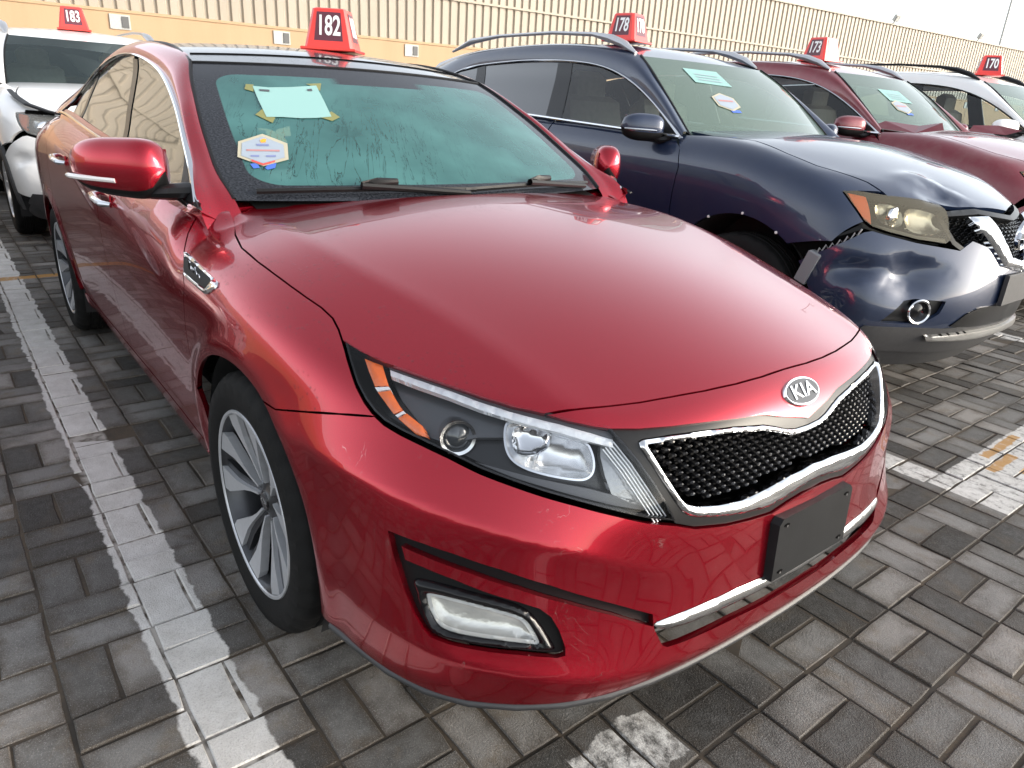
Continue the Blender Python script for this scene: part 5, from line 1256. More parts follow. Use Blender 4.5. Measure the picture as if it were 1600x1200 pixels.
# headlights
def rhead(s_):
    hl = empty('headlight', (0, 0, 0), 0, SUV); ps = []
    ps.append(panel('lens', RB, CORNER, [r_hl2], M['yellowed_lens'], hl, step=.03, gap=.002, hem=.03, hemmat=M['gloss_black']))
    ps.append(panel('housing', RB, CORNER, [grow(r_hl2, .002)], lampgrey, hl, step=.03, gap=0, hem=0, depth=.06))
    ps.append(panel('turn_signal', RB, CORNER, [cp(CORNER, [(1325, 304), (1353, 310), (1361, 353), (1347, 341), (1335, 322)], .006)], M['amber'], hl, step=.02, gap=0, hem=.02, depth=.006))
    ps.append(panel('reflector', RB, CORNER, [cp(CORNER, round_loop([(1412, 328), (1440, 330), (1468, 340), (1474, 368), (1440, 370), (1414, 362)], 2).tolist(), .02)], M['reflector'], hl, step=.015, gap=0, hem=.02, depth=.02, pillow=(-.03, .06)))
    ps.append(panel('projector_bezel', RB, CORNER, [cp(CORNER, round_loop([(1366, 318), (1408, 326), (1412, 360), (1378, 354), (1368, 340)], 2).tolist(), .02)], M['satin_chrome'], hl, step=.015, gap=0, hem=.02, depth=.02, pillow=(-.02, .04)))
    ps.append(panel('upper_trim', RB, CORNER, [cp(CORNER, [(1345, 303), (1433, 314), (1470, 324), (1478, 334), (1430, 326), (1360, 315)], .008)], M['matt_black'], hl, step=.02, gap=0, hem=.02, depth=.008))
    ps.append(panel('lower_trim', RB, CORNER, [cp(CORNER, [(1364, 353), (1432, 371), (1476, 376), (1478, 382), (1432, 376), (1388, 364)], .008)], M['grey_plastic'], hl, step=.02, gap=0, hem=.02, depth=.008))
    c = RT([(1391, 340)], .035)[0]; mb = MB(); mb.lathe([(0, .045), (.02, .048), (.025, .04), (.03, .02), (.034, .001)], 28, 'x', c=c); ps.append(mb.build('projector', M['chrome'], hl, True))
    return hl, ps
h_, ps_ = rhead(-1); h2 = empty('headlight', (0, 0, 0), 0, SUV)
for o in ps_: mirrored(o, h2)
# grille and the chrome V
gr = np.array([(-.0005, .885), (-.25, .915), (-.46, .90), (-.42, .80), (-.33, .735), (-.20, .715), (-.0005, .66)])
grp = np.array([FRONT.lift(np.array([[y, z]]), RB)[0] for y, z in gr])
panel('grille_back', RB, CY2, [symR(CY2, grp)], M['dark'], SUV, step=.03, gap=0, hem=0, depth=.05)
panel('grille_surround', RB, CY2, [offset_loop(dense(symR(CY2, grp), .01, True), -.02), symR(CY2, grp)], M['satin_black'], SUV, step=.015, gap=0, hem=.05, depth=.002)
mb = MB(); li2 = symR(CY2, grp); ab = np.array([(a+(.0175 if j % 2 else 0), b_) for j, b_ in enumerate(np.arange(.65, .93, .016)) for a in np.arange(-.62, .62, .035)]); ab = ab[inside(ab, [li2])]
Pg = CY2.lift(ab, lambda P: RB(P)+.028)
for P_ in Pg:
    y = P_[1]; mb.tube([P_+[-.006, -.0165, 0], P_+[0, -.009, .0075], P_+[0, .009, .0075], P_+[-.006, .0165, 0], P_+[0, .009, -.0075], P_+[0, -.009, -.0075], P_+[-.006, -.0165, 0]], .0022, 4, False)
gmo = mb.build('grille_mesh', M['gloss_black'], SUV); gmo['kind'] = 'stuff'
for s_ in (-1, 1):
    vv = [(s_*.335, .905), (s_*.225, .91), (s_*.115, .73), (s_*.0005, .705), (s_*.0005, .655), (s_*.17, .69)]
    L = CY2.to2(np.array([FRONT.lift(np.array([[y, z]]), RB)[0] for y, z in vv]))
    panel('grille_chrome', RB, CY2, [L], M['chrome'], SUV, step=.012, gap=0, hem=.03, depth=-.012, pillow=(.014, .03))
pe = rcf(.825); mb = MB(); mb.lathe([(.025, .074), (.042, .072), (.046, .064), (.042, .056), (.03, .054)], 40, 'x', c=(pe[0]-.02, 0, .825)); eb = mb.build('emblem', M['chrome'], SUV, True)
mb = MB(); mb.box((pe[0]+.024, 0, .825), (.02, .17, .035), bev=.004); mb.build('emblem_bar', M['chrome'], eb)
text_obj('NISSAN', .026, M['gloss_black'], 'emblem_lettering', eb, frame((pe[0]+.035, 0, .825), (0, 1, 0), (0, 0, 1)), .0006, .0004, 1.1)
mb = MB(); pp = rcf(.58); mb.box((pp[0]+.004, 0, .575), (.02, .31, .15), bev=.004); mb.build('plate_bracket', M['cladding'], SUV)
# doors, quarters, sills
rb = lambda x: float(np.interp(-x, [.4, 1.5, 2.3, 3.0], [1.145, 1.185, 1.215, 1.27]))
fd = [(-.455, .85), (-.46, .6), (-.475, .34), (-1.0, .335), (-1.53, .335), (-1.55, .7), (-1.56, rb(-1.56))]+[(x, rb(x)) for x in np.linspace(-1.4, -.55, 6)]+[(-.47, 1.10), (-.44, 1.0)]
panel('door', RB, SIDE, [sp(fd)], M['blue'], SUV, step=.03, gap=.003, hem=.02, mirror=True)
rd = [(-1.56, .335), (-2.15, .335)]+[(WB+.50*math.cos(R_(q)), .362+.50*math.sin(R_(q))) for q in np.linspace(10, 60, 8)]+[(-2.50, .95), (-2.60, rb(-2.6))]+[(x, rb(x)) for x in np.linspace(-2.4, -1.7, 5)]+[(-1.565, rb(-1.565)), (-1.555, .7)]
panel('door', RB, SIDE, [sp(rd)], M['blue'], SUV, step=.03, gap=.003, hem=.02, mirror=True)
qd = [(-3.6, .40), (-3.17, .40)]+[(WB+.455*math.cos(R_(q)), .362+.455*math.sin(R_(q))) for q in np.linspace(178, 10, 24)]+[(WB+.50*math.cos(R_(q)), .362+.50*math.sin(R_(q))) for q in np.linspace(10, 60, 8)]+[(-2.50, .95), (-2.60, rb(-2.6)), (-3.1, rb(-3.1)-.03), (-3.6, 1.20)]
panel('quarter_panel', RB, SIDE, [sp(qd)], M['blue'], SUV, step=.04, gap=.003, hem=.02, mirror=True)
panel('side_cladding', RB, SIDE, [sp([(-.46, .33), (-2.2, .33), (-2.25, .22), (-.45, .22)])], M['cladding'], SUV, step=.04, gap=.002, hem=.03, depth=-.006, mirror=True)
panel('tailgate', RB, BACK, [sp([(-.72, .62), (.72, .62), (.74, 1.16), (-.74, 1.16)])], M['blue'], SUV, step=.06, gap=.003, hem=.03)
panel('rear_bumper', RB, BACK, [sp([(-.80, .30), (.80, .30), (.80, .615), (-.80, .615)])], M['cladding'], SUV, step=.06, gap=.003, hem=.03)
inn_ = [(-3.55, .30), (-3.2, .31)]+[(WB+.47*math.cos(R_(q)), .362+.47*math.sin(R_(q))) for q in np.linspace(190, -8, 24)]+[(-1.5, .25), (-.5, .25)]+[(.47*math.cos(R_(q)), .362+.47*math.sin(R_(q))) for q in np.linspace(190, 0, 24)]+[(.55, .5), (.42, .9), (.0, 1.06), (-.5, 1.1), (-1.5, 1.12), (-3.0, 1.14), (-3.55, 1.1)]
panel('inner_shell', RB, SIDE, [sp(inn_)], M['dark'], SUV, step=.07, gap=0, hem=0, depth=.03, mirror=True)
panel('engine_bay', RB, TOP, [sp([(-.62, -.78), (.15, -.80), (.55, -.66), (.78, -.35), (.84, 0), (.78, .35), (.55, .66), (.15, .80), (-.62, .78)])], M['dark'], SUV, step=.07, gap=0, hem=0, depth=.03)
mb = MB(); mb.box((-1.4, 0, .32), (4.1, 1.30, .10)); mb.box((.62, 0, .5), (.30, 1.1, .44)); mb.build('floor_pan', M['dark'], SUV)
for cx in (0, WB):
    for s_ in (-1, 1):
        V = []; n = 21
        for q in np.linspace(-20, 200, n):
            for yy in (.90, .54): V.append((cx+.462*math.cos(R_(q)), s_*(yy-.02), .362+.462*math.sin(R_(q))))
        mesh('wheel_liner', V, [(2*i, 2*i+1, 2*i+3, 2*i+2) for i in range(n-1)]+[tuple(2*i+1 for i in range(n))], M['liner'], SUV, True, sharp=30)
def suv_wheel(root, cx, side):
    wl = empty('wheel', (cx, side*.80, .362), 0, root); wl.rotation_euler = (0, 0, 0 if side < 0 else math.pi)
    V, F_ = tyre_mesh(.362, .222, .225, 96); mesh('tyre', V, F_, M['rubber'], wl, True, sharp=40)
    mb = MB(); mb.lathe([(-.100, .232), (-.104, .226), (-.095, .218), (-.05, .208), (.09, .208), (.10, .228)], 48); mb.build('rim', M['silver'], wl, True, 50)
    mb = MB(); mb.lathe([(.02, .208), (.018, .1), (.02, 0)], 32); mb.build('wheel_back', M['dark'], wl)
    yf = lambda r_: np.interp(r_, [.03, .1, .226], [.07, .085, .096])
    for k in range(5):
        a = math.pi/2+2*math.pi*k/5
        for sg in (-1, 1):
            mb = MB(); A = lambda r_, da: pol(r_, a+sg*da); blade(mb, [A(.05, .05), A(.12, .09), A(.22, .10), A(.22, .26), A(.12, .30), A(.05, .5)], yf, .03); mb.build('spoke', M['silver'], wl)
    mb = MB(); mb.lathe([(-.075, 0), (-.076, .03), (-.06, .06), (-.03, .065)], 28); mb.build('hub', M['satin_chrome'], wl, True, 40)
for cx in (0, WB):
    for side in (-1, 1): suv_wheel(SUV, cx, side)
# greenhouse
A1 = np.array(e_((-.53, .735, 1.155), (-.66, .715, 1.27), (-.80, .69, 1.385), (-.94, .655, 1.49), (-1.08, .61, 1.575)))
A2 = np.array(e_((-1.08, .61, 1.575), (-1.4, .60, 1.635), (-1.8, .60, 1.655), (-2.4, .60, 1.645), (-3.0, .59, 1.60), (-3.35, .58, 1.54)))
D2 = np.array(e_((-.50, .84, 1.15), (-.68, .79, 1.26), (-.86, .75, 1.36), (-1.06, .72, 1.45), (-1.3, .70, 1.515), (-1.6, .695, 1.545), (-2.0, .695, 1.55), (-2.5, .70, 1.525), (-2.85, .71, 1.475), (-3.10, .74, 1.38)))
D2x = np.vstack([D2, e_((-3.35, .76, 1.27))])
a_ = smooth_curve(np.vstack([A1, A2[1:]]), 50); d_ = smooth_curve(D2x, 50); mid = (a_+d_)/2+[0, -.02, .03]
grid_patch('roof_rail_panel', [a_, a_*.7+d_*.3+[0, -.008, .024], mid, d_*.8+a_*.2+[0, -.014, .016], d_], M['blue'], SUV, nu=12, nv=60, mirror=True)
def bowed(name, E, C, mt, nv=25, n=24, flip=False, parent=None):
    E = smooth_curve(E, n); C = smooth_curve(C, n)
    V = [(C[i][0]+(E[i][0]-C[i][0])*s_*s_, abs(E[i][1])*s_, C[i][2]+(E[i][2]-C[i][2])*s_*s_) for i in range(n) for s_ in np.linspace(-1, 1, nv)]
    return mesh(name, V, [(i*nv+j, i*nv+j+1, (i+1)*nv+j+1, (i+1)*nv+j) for i in range(n-1) for j in range(nv-1)], mt, parent or SUV, True)
Cw = np.array([(-.37, 0, 1.165), (-.55, 0, 1.30), (-.74, 0, 1.43), (-.96, 0, 1.568)])
bowed('windshield', A1, Cw, M['haze_glass'])
bowed('roof', A2, np.array([(-.96, 0, 1.568), (-1.3, 0, 1.65), (-1.8, 0, 1.685), (-2.4, 0, 1.68), (-3.0, 0, 1.64), (-3.42, 0, 1.57)]), M['blue'])
bowed('rear_window', np.array(e_((-3.35, .58, 1.54), (-3.5, .62, 1.35), (-3.6, .66, 1.18))), np.array([(-3.42, 0, 1.57), (-3.6, 0, 1.36), (-3.68, 0, 1.18)]), M['privacy'])
for E, nm in ((A1, 'windshield_seal'),):
    for s_ in (-1, 1): mb = MB(); mb.tube([(p[0], s_*abs(p[1]), p[2]+.003) for p in smooth_curve(E, 20)], .007, 6); mb.build(nm, M['black'], SUV)
RG = Lin([1.05, 1.15, 1.26, 1.36, 1.45, 1.55, 1.62], [.872, .846, .80, .758, .722, .692, .66], .02)
r_glass = lambda P: np.abs(P[:, 1])-RG(P[:, 2])
D2d = SIDE.to2(D2); rt_ = lambda x: float(np.interp(-x, -D2d[:, 0], D2d[:, 1]))
def rwin(xa, xb_, xat, xbt): return sp([(x, rb(x)+.012) for x in np.linspace(xa, xb_, 8)]+[(x, rt_(x)-.014) for x in np.linspace(xbt, xat, 14)])
panel('side_window', r_glass, SIDE, [rwin(-.62, -1.50, -.70, -1.58)], M['dark_glass'], SUV, step=.04, gap=0, hem=0, mirror=True)
panel('side_window', r_glass, SIDE, [rwin(-1.66, -2.42, -1.72, -2.52)], M['privacy'], SUV, step=.04, gap=0, hem=0, mirror=True)
panel('side_window', r_glass, SIDE, [rwin(-2.56, -3.0, -2.62, -3.02)], M['privacy'], SUV, step=.04, gap=0, hem=0, mirror=True)
for xa, xb_, xc_, xd_ in ((-1.50, -1.66, -1.72, -1.58), (-2.42, -2.56, -2.62, -2.52)):
    panel('pillar_trim', r_glass, SIDE, [sp([(xa, rb(xa)+.01), (xb_, rb(xb_)+.01), (xc_, rt_(xc_)-.012), (xd_, rt_(xd_)-.012)])], M['gloss_black'], SUV, step=.04, gap=0, hem=.01, depth=-.003, mirror=True)
panel('mirror_sail', r_glass, SIDE, [sp([(-.50, rb(-.5)+.006), (-.64, rb(-.64)+.006), (-.72, rt_(-.72)-.012), (-.56, rt_(-.56)-.01)])], M['black'], SUV, step=.03, gap=0, hem=.01, depth=-.003, mirror=True)
for s_ in (-1, 1):
    mb = MB(); mb.tube([(p[0], s_*(abs(p[1])+.006), p[2]-.004) for p in smooth_curve(D2, 50)], .013, 8, flat=.5); mb.build('window_chrome', M['chrome'], SUV, True)
    mb = MB(); mb.tube([(x, s_*(float(RG(np.array([rb(x)]))[0])+.014), rb(x)+.004) for x in np.linspace(-.5, -3.05, 30)], .010, 8, flat=1.0); mb.build('belt_chrome', M['chrome'], SUV, True)
    rr = empty('roof_bar', (0, 0, 0), 0, SUV)
    mb = MB(); mb.tube([(-1.12, s_*.615, 1.592), (-1.22, s_*.615, 1.640), (-1.34, s_*.615, 1.675), (-1.50, s_*.615, 1.702), (-1.9, s_*.61, 1.722), (-2.5, s_*.605, 1.716), (-2.85, s_*.60, 1.69), (-3.12, s_*.60, 1.62)], [.012, .036, .040, .022, .018, .018, .032, .012], 10, flat=.62); mb.build('bar_tube', M['rail_silver'], rr, True)
# cabin
for s_ in (-.37, .37):
    st = empty('front_seat', (0, 0, 0), 0, SUV)
    mb = MB(); mb.box((-1.70, s_, 1.02), (.16, .48, .66), rot=Matrix.Rotation(R_(-12), 3, 'Y'), bev=.05); mb.build('seat_back', M['beige'], st, True)
    mb = MB(); mb.box((-1.78, s_, 1.40), (.10, .27, .20), bev=.04); mb.build('headrest', M['beige'], st, True)
mb = MB(); mb.box((-.85, 0, 1.05), (.5, 1.35, .2), bev=.05); mb.build('dashboard', M['dash'], SUV, True)
mb = MB(); mb.box((-2.4, 0, .9), (.2, 1.3, .7), bev=.05); mb.build('rear_seat', M['beige'], SUV, True)
mb = MB(); mb.box((-.40, 0, 1.158), (.06, 1.2, .02), bev=.005); mb.build('cowl', M['black'], SUV)
def suv_mirror(root, s_, mt, c=(-.68, -.965, 1.19)):
    mr = empty('door_mirror', (0, 0, 0), 0, root); t = np.array([-.45, -.89, .02]); t /= np.linalg.norm(t); d = np.array([.89, -.45, 0]); u = np.array([0, 0, 1.]); rows = []; n = 24; c0 = np.array(c)
    for q in np.linspace(-1, 1, 15):
        w_ = (1-abs(q)**(4 if q < 0 else 2.4))**.42 if abs(q) < 1 else .03
        rows.append([c0+t*q*.125+d*.06*w_*np.sign(math.cos(a))*abs(math.cos(a))**.75+u*.072*w_*np.sign(math.sin(a))*abs(math.sin(a))**.8 for a in np.linspace(0, 2*math.pi, n, endpoint=False)])
    V = np.array(rows).reshape(-1, 3); F_ = [(i*n+j, i*n+(j+1) % n, (i+1)*n+(j+1) % n, (i+1)*n+j) for i in range(14) for j in range(n)]+[tuple(range(n-1, -1, -1)), tuple(14*n+j for j in range(n))]
    mi = [1 if math.sin((j+.5)/n*2*math.pi) < -.35 else 0 for i in range(14) for j in range(n)]+[0, 0]
    if s_ > 0: V = V*[1, -1, 1]; F_ = [f[::-1] for f in F_]
    mesh('mirror_shell', V, F_, None, mr, True, mats=[mt, M['black']], mi=mi)
    k = np.array([1, -s_ if s_ > 0 else 1, 1]); k = np.array([1, -1 if s_ > 0 else 1, 1])
    mb = MB(); mb.tube([(c0+t*q*.125+d*.06*(1-abs(q)**3)**.45*.95+u*-.012)*k for q in np.linspace(-.5, .9, 12)], .006, 6); mb.build('mirror_signal', M['satin_chrome'], mr, True)
    mb = MB(); mb.tube([np.array([-.60, -.83, 1.14])*k, np.array([-.62, -.87, 1.13])*k, (c0-u*.05)*k], [.04, .035, .03], 8, flat=.6); mb.build('mirror_arm', M['black'], mr, True)
for s_ in (-1, 1): suv_mirror(SUV, s_, M['blue'])
# damage: torn bumper corner with bracket, clips and wiring behind the missing arch trim
P0 = RT([(1272, 398), (1262, 420), (1287, 445), (1292, 425)], -.0)
mb = MB(); c = arc_b[10]; mb.box(c+np.array([.005, .02, .04]), (.06, .05, .16), rot=Matrix.Rotation(R_(18), 3, 'Y'), bev=.006); mb.build('bumper_bracket', mat('bracket_grey', (.20, .21, .22), .5), SUV)
mb = MB(); q = RT([(1270, 398), (1285, 388), (1300, 384), (1318, 376), (1335, 368), (1346, 362)], .01)
mb.tube([p+[0, 0, .012*((-1)**i)] for i, p in enumerate(dense(q, .02))], .004, 5); mb.build('torn_clip_strip', mat('clip_grey', (.3, .3, .3), .5), SUV)
mb = MB(); q = RT([(1262, 388), (1300, 372), (1346, 350), (1350, 358), (1300, 384), (1268, 400)], .035); mb.add(q, [tuple(range(len(q)))]); mb.build('bumper_core', M['black'], SUV)
for k in range(4):
    a = R_(60+k*28); p = rp(.44*math.cos(a)*.98, .362+.44*math.sin(a)*1.06); mb = MB(); mb.lathe([(-.004, .0), (-.003, .007), (.004, .008)], 8, c=tuple(p)); mb.build('trim_clip', mat('clip_white', (.7, .7, .68), .4), SUV)
# ------------------------------------------------------------ copies of the crossover
def copy_tree(o, parent, swap, skip=()):
    c = o.copy(); COL.objects.link(c); c.parent = parent
    if c.data:
        for i, sl in enumerate(c.material_slots):
            m_ = sl.material
            if m_ in swap: sl.link = 'OBJECT'; sl.material = swap[m_]
            elif sl.link == 'OBJECT': pass
    for ch in o.children:
        if ch.name.split('.')[0] in skip: continue
        copy_tree(ch, c, swap, skip)
    return c
SKIP = ('bumper_bracket', 'torn_clip_strip', 'bumper_core', 'trim_clip')
_at = {}
def arch_trim(root):
    for cx in (0, WB):
        for s_ in (-1, 1):
            if (cx, s_) not in _at:
                n = 25; Q = np.array([(cx+r_*math.cos(R_(q)), .362+r_*math.sin(R_(q)), dy) for q in np.linspace(-12 if cx == 0 else -5, 190, n) for r_, dy in ((.425, -.02), (.427, .016), (.475, .012), (.482, -.01))])
                y = np.abs(SIDE.lift(np.stack([Q[:, 0], np.maximum(Q[:, 1], .28)], 1), RB)[:, 1]); y = np.where(np.isnan(y), .9, y)
                V = np.stack([Q[:, 0], s_*(y+Q[:, 2]), Q[:, 1]], 1)
                F_ = [(i*4+j, i*4+j+1, i*4+j+5, i*4+j+4) if s_ > 0 else (i*4+j+4, i*4+j+5, i*4+j+1, i*4+j) for i in range(n-1) for j in range(3)]
                o = mesh('arch_trim', V, F_, M['cladding'], root, True, sharp=50); _at[(cx, s_)] = o.data
            else: link(bpy.data.objects.new('arch_trim', _at[(cx, s_)]), root)

M['white_rail'] = M['rail_silver']
def car_copy(name, loc, pm, label, scale=1., rz=0., swap=None, trim=True):
    sw = {M['blue']: pm}; sw.update(swap or {})
    r = SUV.copy(); COL.objects.link(r); r.name = name; r.location = (loc[0], loc[1], 0); r.scale = (scale,)*3; r.rotation_euler = (0, 0, rz)
    for ch in SUV.children:
        if ch.name.split('.')[0] in SKIP: continue
        copy_tree(ch, r, sw, SKIP)
    r['label'] = label
    if trim: arch_trim(r)
    return r
M['clear_lens2'] = thin_glass('grey_lens', (.8, .82, .82), .8, .3, (.5, .5, .48), .08)
WHITE = car_copy('white_suv', (-5.8, .03), M['white'], 'white crossover with a broken bonnet edge, number 183 on its roof', swap={M['haze_glass']: thin_glass('blue_green_glass', (.62, .76, .80), 1.0, .06, (.25, .38, .40)), M['yellowed_lens']: M['clear_lens2'], M['skirt_silver']: M['cladding']})
RED2 = car_copy('maroon_suv', (-.75, 5.3), M['maroon'], 'dusty maroon crossover with silver roof bars, number 173 on its roof', 1.05)
VAN = car_copy('white_van', (-.55, 7.95), M['white'], 'tall white people carrier with black window frames, number 170 on its roof', 1.10, swap={M['rail_silver']: M['black'], M['chrome']: M['satin_black'], M['privacy']: M['dark_glass']})
del VAN['group']
BACKCAR = car_copy('grey_suv', (-10.7, -.25), M['maroon'], 'crossover mostly hidden behind the white one, number 184 on its roof', trim=False)
NEIGH = car_copy('silver_suv', (-3.55, -2.55), rogue_paint('silver_paint', (.42, .42, .43), .6, dirt=.1), 'silver crossover mirrored in the doors of the red saloon')
# ---- broken bonnet edge of the white crossover: dark wedge and bent strip over the headlight
bk = empty('bonnet_damage', (0, 0, 0), 0, WHITE)
q = RT([(1340, 292), (1400, 296), (1470, 306), (1475, 318), (1400, 306), (1345, 302)], -.006); mb = MB(); mb.add(q, [tuple(range(len(q)))[::-1]]); mb.build('exposed_gap', M['dark'], bk)
mb = MB(); mb.tube([np.array([.10, -.775, 1.135]), np.array([.30, -.75, 1.085]), np.array([.47, -.71, 1.045]), np.array([.60, -.60, 1.005]), np.array([.70, -.45, .975])], [.02, .028, .03, .028, .02], 8, flat=.4); mb.build('torn_edge', M['black'], bk)
# ------------------------------------------------------------ torn cowl pieces of the maroon crossover
mb = MB(); mb.add([(-.62, -.80, 1.19), (-.30, -.74, 1.17), (-.16, -.62, 1.20), (-.20, -.58, 1.25), (-.34, -.62, 1.22), (-.55, -.70, 1.24)], [(0, 1, 2, 3, 4, 5)]); mb.build('lifted_cowl_end', M['maroon'], RED2)
mb = MB(); mb.add([(-.45, .55, 1.20), (-.20, .66, 1.19), (-.12, .74, 1.23), (-.30, .72, 1.26), (-.45, .62, 1.25)], [(0, 1, 2, 3, 4)]); mb.build('lifted_cowl_end', M['maroon'], RED2)
# ------------------------------------------------------------ numbered roof markers
M['marker_red'] = mat('marker_red', (.75, .035, .025), .35, coat=.4, noise=.15, nscale=12)
M['marker_face'] = mat('marker_sticker', (.10, .02, .035), .35); M['white_print'] = mat('white_print', (.85, .85, .84), .45)
def marker(num, loc, rz, s, label, tilt=0.):
    """truncated pyramid hat with a flange, a hole on top and number stickers on its faces"""
    r = empty('roof_marker', loc, rz); r.rotation_euler = (0, tilt, rz); tag(r, label, 'marker', 'numbered red roof markers')
    a, b_, h = .105*s, .072*s, .165*s
    mb = MB(); mb.box((0, 0, .006*s), (.245*s, .235*s, .012*s), bev=.003*s)
    mb.build('flange', M['marker_red'], r)
    n = 8; V = []
    def rr(hw, z, c): return [(sx*(hw-cx), sy*(hw-cy), z) for sx, sy, cx, cy in ((1, -1, c, 0), (1, -1, 0, c), (1, 1, 0, c), (1, 1, c, 0), (-1, 1, c, 0), (-1, 1, 0, c), (-1, -1, 0, c), (-1, -1, c, 0))]
    for hw, z, c in ((a, .010*s, .012*s), (b_, h, .010*s), (b_-.008*s, h+.004*s, .010*s), (.028*s, h+.004*s, .011*s), (.026*s, h-.03*s, .010*s)): V += rr(hw, z, c)
    F_ = [(k*8+i, k*8+(i+1) % 8, k*8+8+(i+1) % 8, k*8+8+i) for k in range(4) for i in range(8)]
    mb = MB(); mb.add(V, F_); body = mb.build('marker_body', M['marker_red'], r)
    sl = math.atan2(a-b_, h); 
    for k in range(4):
        q = k*math.pi/2; nx = np.array([math.cos(q), math.sin(q), 0]); ex = np.array([-math.sin(q), math.cos(q), 0]); ey = np.array([-math.cos(q)*math.sin(sl), -math.sin(q)*math.sin(sl), math.cos(sl)])
        c = nx*(a*.42+b_*.58)+np.array([0, 0, h*.58]); nn = np.cross(ex, ey); FMk = frame(c+nn*.0012, ex, ey)
        mb = MB(); mb.prism([(-.062*s, -.058*s), (.062*s, -.058*s), (.050*s, .058*s), (-.050*s, .058*s)], 0, .0008, FMk[:3]); mb.build('number_sticker', M['marker_face'], body)
        FMk[:3, 3] += nn*.0016
        text_obj(num, .112*s, M['white_print'], 'number', body, FMk, .0004, .0022*s, .62)
    return r
def roof_z(x, y): return 1.44
marker('182', (-1.72, .16, 1.440), R_(-37), 1., 'red pyramid roof marker reading 182 on the red saloon', R_(0))
marker('183', (-7.35, .03, 1.675), R_(-8), 1.25, 'red pyramid roof marker reading 183 on the white crossover')
marker('178', (-2.05, 2.36, 1.672), R_(14), 1., 'red pyramid roof marker reading 178 on the blue crossover')
marker('173', (-2.27, 5.05, 1.755), R_(-5), 1.15, 'red pyramid roof marker reading 173 on the maroon crossover')
marker('170', (-2.0, 8.0, 1.83), R_(-62), 1.2, 'red pyramid roof marker reading 170 on the white people carrier')
marker('184', (-12.5, -.35, 1.68), R_(-5), 1.1, 'red pyramid roof marker reading 184 half hidden by the white crossover roof')
# ------------------------------------------------------------ papers and stickers on the windshields
M['paper'] = mat('paper', (.24, .42, .40), .7); M['tape'] = mat('yellow_tape', (.20, .20, .07), .5); M['st_cream'] = mat('sticker_cream', (.42, .39, .29), .5); M['st_pale'] = mat('sticker_pale', (.30, .35, .41), .5)
M['st_red'] = mat('sticker_red', (.65, .08, .07), .5); M['st_blue'] = mat('sticker_blue', (.06, .14, .55), .4); M['st_orange'] = mat('sticker_orange', (.85, .35, .03), .5); M['st_pink'] = mat('sticker_pink', (.42, .20, .20), .5); M['st_lilac'] = mat('sticker_lilac', (.18, .21, .38), .5)
def flat_px(name, px, off, mt, parent):
    P = on_ws(px, off); mb = MB(); mb.add(P, [tuple(range(len(P)))]); 
    n = np.cross(P[1]-P[0], P[2]-P[1])
    if n[0] < 0: mb.F = [mb.F[0][::-1]]
    mb2 = MB(); mb2.add(list(P)+[p_-np.array([.5, 0, .86])*.0006 for p_ in P], [mb.F[0], tuple(len(P)+i for i in mb.F[0][::-1])])
    return mb2.build(name, mt, parent)
pp_ = empty('paper_sheet', tuple(on_ws([(455, 160)], .003)[0])); tag(pp_, 'pale paper sheet taped with yellow tape to the red saloon windshield', 'paper')
def under(o, par):
    o.data.transform(Matrix.Translation(-Vector(par.location))); o.parent = par
sh_ = flat_px('sheet', [(394.5, 134), (420, 136.5), (455, 136), (494, 133.5), (506, 157), (518, 182), (495, 184), (470, 184.5), (440, 182.5), (416.5, 182.5), (404, 157)], .004, M['paper'], None); under(sh_, pp_)
for px in ([(384, 131), (396, 132), (396, 143), (382, 139)], [(478, 131), (502, 130), (500, 142), (492, 136)], [(399, 179), (410, 170), (430, 184), (426, 192)], [(500, 183), (518, 174), (531, 183), (519, 189)]): under(flat_px('tape', px, .0032, M['tape'], None), pp_)
for px in ([(405, 139), (421, 140), (421, 143), (406, 142)], [(480, 139), (487, 138.5), (488, 142), (481, 142)]): under(flat_px('print_mark', px, .0055, M['grey_plastic'], None), pp_)
stk = empty('hexagon_sticker', tuple(on_ws([(411, 236)], .003)[0])); tag(stk, 'cream edged hexagonal sticker low on the red saloon windshield', 'sticker')
for nm, px, off, mt in (('blue_dot', [(391, 256), (402, 254), (406, 262), (396, 263)], .003, M['st_blue']), ('blue_dot', [(414, 262), (420, 256), (432, 255), (430, 262), (418, 265)], .003, M['st_blue']),
  ('border', [(372, 221), (410, 209), (449, 224), (451, 249), (411, 259.5), (371, 245)], .004, M['st_cream']), ('field', [(378, 223), (410, 213), (443, 226), (445, 246), (411, 255), (377, 243)], .0052, M['st_pale']),
  ('logo', [(406, 219), (411, 216.5), (416, 217), (415, 222), (408, 222.5)], .0062, M['st_orange']), ('title', [(401, 224.5), (420, 225), (420, 228), (401, 227.5)], .0062, M['st_lilac']),
  ('text_line', [(385, 233), (437, 234), (437, 236.5), (385, 235.5)], .0062, M['st_pink']), ('text_line', [(392, 242), (405, 242), (405, 245), (392, 244.5)], .0062, M['st_lilac']), ('text_line', [(416, 242.5), (431, 242), (431, 245), (416, 245)], .0062, M['st_lilac']),
  ('chevron', [(393, 249), (411, 255.5), (430, 250.5), (430, 252.5), (411, 258), (393, 251.5)], .0062, M['st_red'])): under(flat_px(nm, px, off, mt, None), stk)
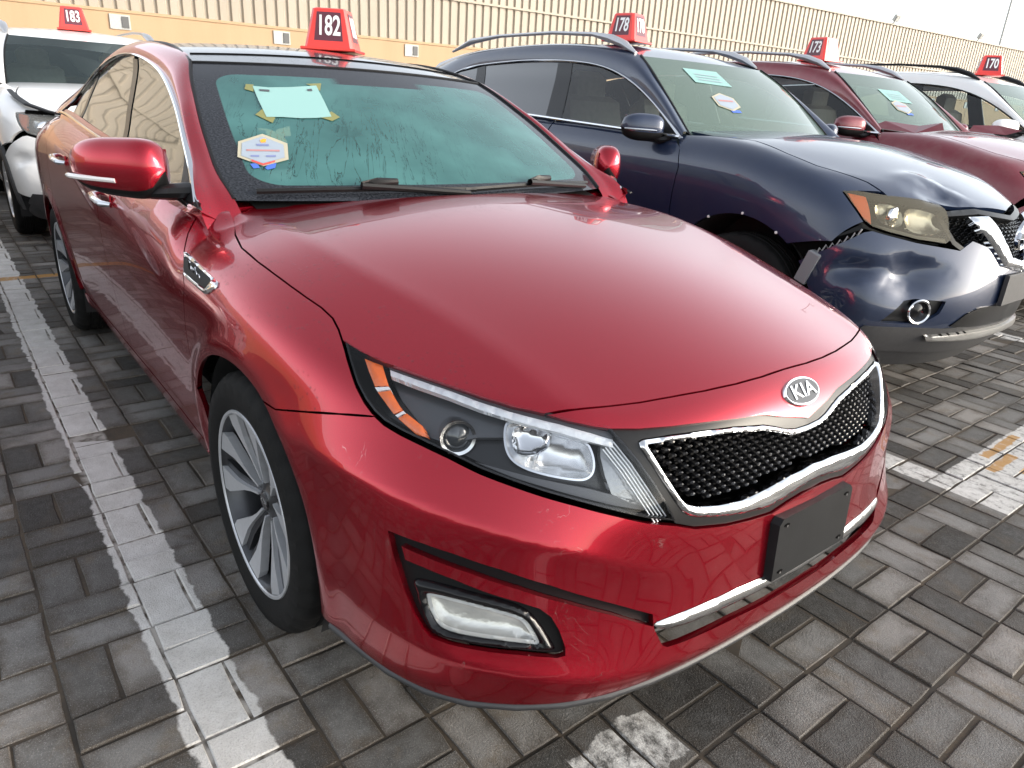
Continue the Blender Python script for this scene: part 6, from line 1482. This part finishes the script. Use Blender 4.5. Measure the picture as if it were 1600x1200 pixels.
def suv_ws(u, v, off=.004):
    """point on the crossover windshield: u -1..1 across, v 0..1 up"""
    E = smooth_curve(A1, 24); C = smooth_curve(Cw, 24); i = min(22, int(v*23)); t = v*23-i; A = C[i]*(1-t)+C[i+1]*t; B = E[i]*(1-t)+E[i+1]*t
    return np.array([A[0]+(B[0]-A[0])*u*u, abs(B[1])*u, A[2]+(B[2]-A[2])*u*u])+np.array([.62, 0, .78])*off
def suv_sticks(car, who, place, us=(-.62, -.20), vs_=(.86, .66), hu=-.45, hv=.42, sc=1.):
    M4 = Matrix.Translation(car.location)@Matrix.Rotation(car.rotation_euler.z, 4, 'Z')@Matrix.Diagonal((*car.scale, 1))
    def put(name, uvs, off, mt, par):
        P = [suv_ws(u, v, off) for u, v in uvs]; mb = MB(); mb.add(P, [tuple(range(len(P)))]); o = mb.build(name, mt, None); o.data.transform(M4); under(o, par); return o
    c = M4@Vector(suv_ws((us[0]+us[1])/2, (vs_[0]+vs_[1])/2)); r = empty('paper_sheet', c); tag(r, 'pale paper sheet '+place+' the '+who+' windshield', 'paper')
    put('sheet', [(us[0], vs_[1]), (us[1], vs_[1]-.02), (us[1]-.02, vs_[0]), (us[0]-.02, vs_[0])], .005, M['paper'], r); 
    for k in range(3): put('print_line', [(us[0]+.06, vs_[1]+.04+k*.04), (us[1]-.08, vs_[1]+.03+k*.04), (us[1]-.08, vs_[1]+.04+k*.04), (us[0]+.06, vs_[1]+.05+k*.04)], .0065, M['st_pale'], r)
    c = M4@Vector(suv_ws(hu, hv)); r = empty('hexagon_sticker', c); tag(r, 'hexagonal white and blue sticker low on the '+who+' windshield', 'sticker')
    hx = lambda k, q: [(hu+q*.14*math.cos(R_(a)), hv+q*.115*math.sin(R_(a))) for a in (0+30, 90, 150, 210, 270, 330)]
    put('border', hx(0, 1.), .005, M['st_cream'], r); put('field', hx(0, .84), .0062, M['st_pale'], r); put('text_line', [(hu-.08, hv), (hu+.08, hv), (hu+.08, hv+.02), (hu-.08, hv+.02)], .0072, M['st_pink'], r); put('blue_dot', [(hu-.02, hv-.13), (hu+.08, hv-.13), (hu+.08, hv-.10), (hu-.02, hv-.10)], .004, M['st_blue'], r)
suv_sticks(SUV, 'blue crossover', 'stuck high on'); suv_sticks(RED2, 'maroon crossover', 'stuck inside', (-.55, -.15), (.72, .52))
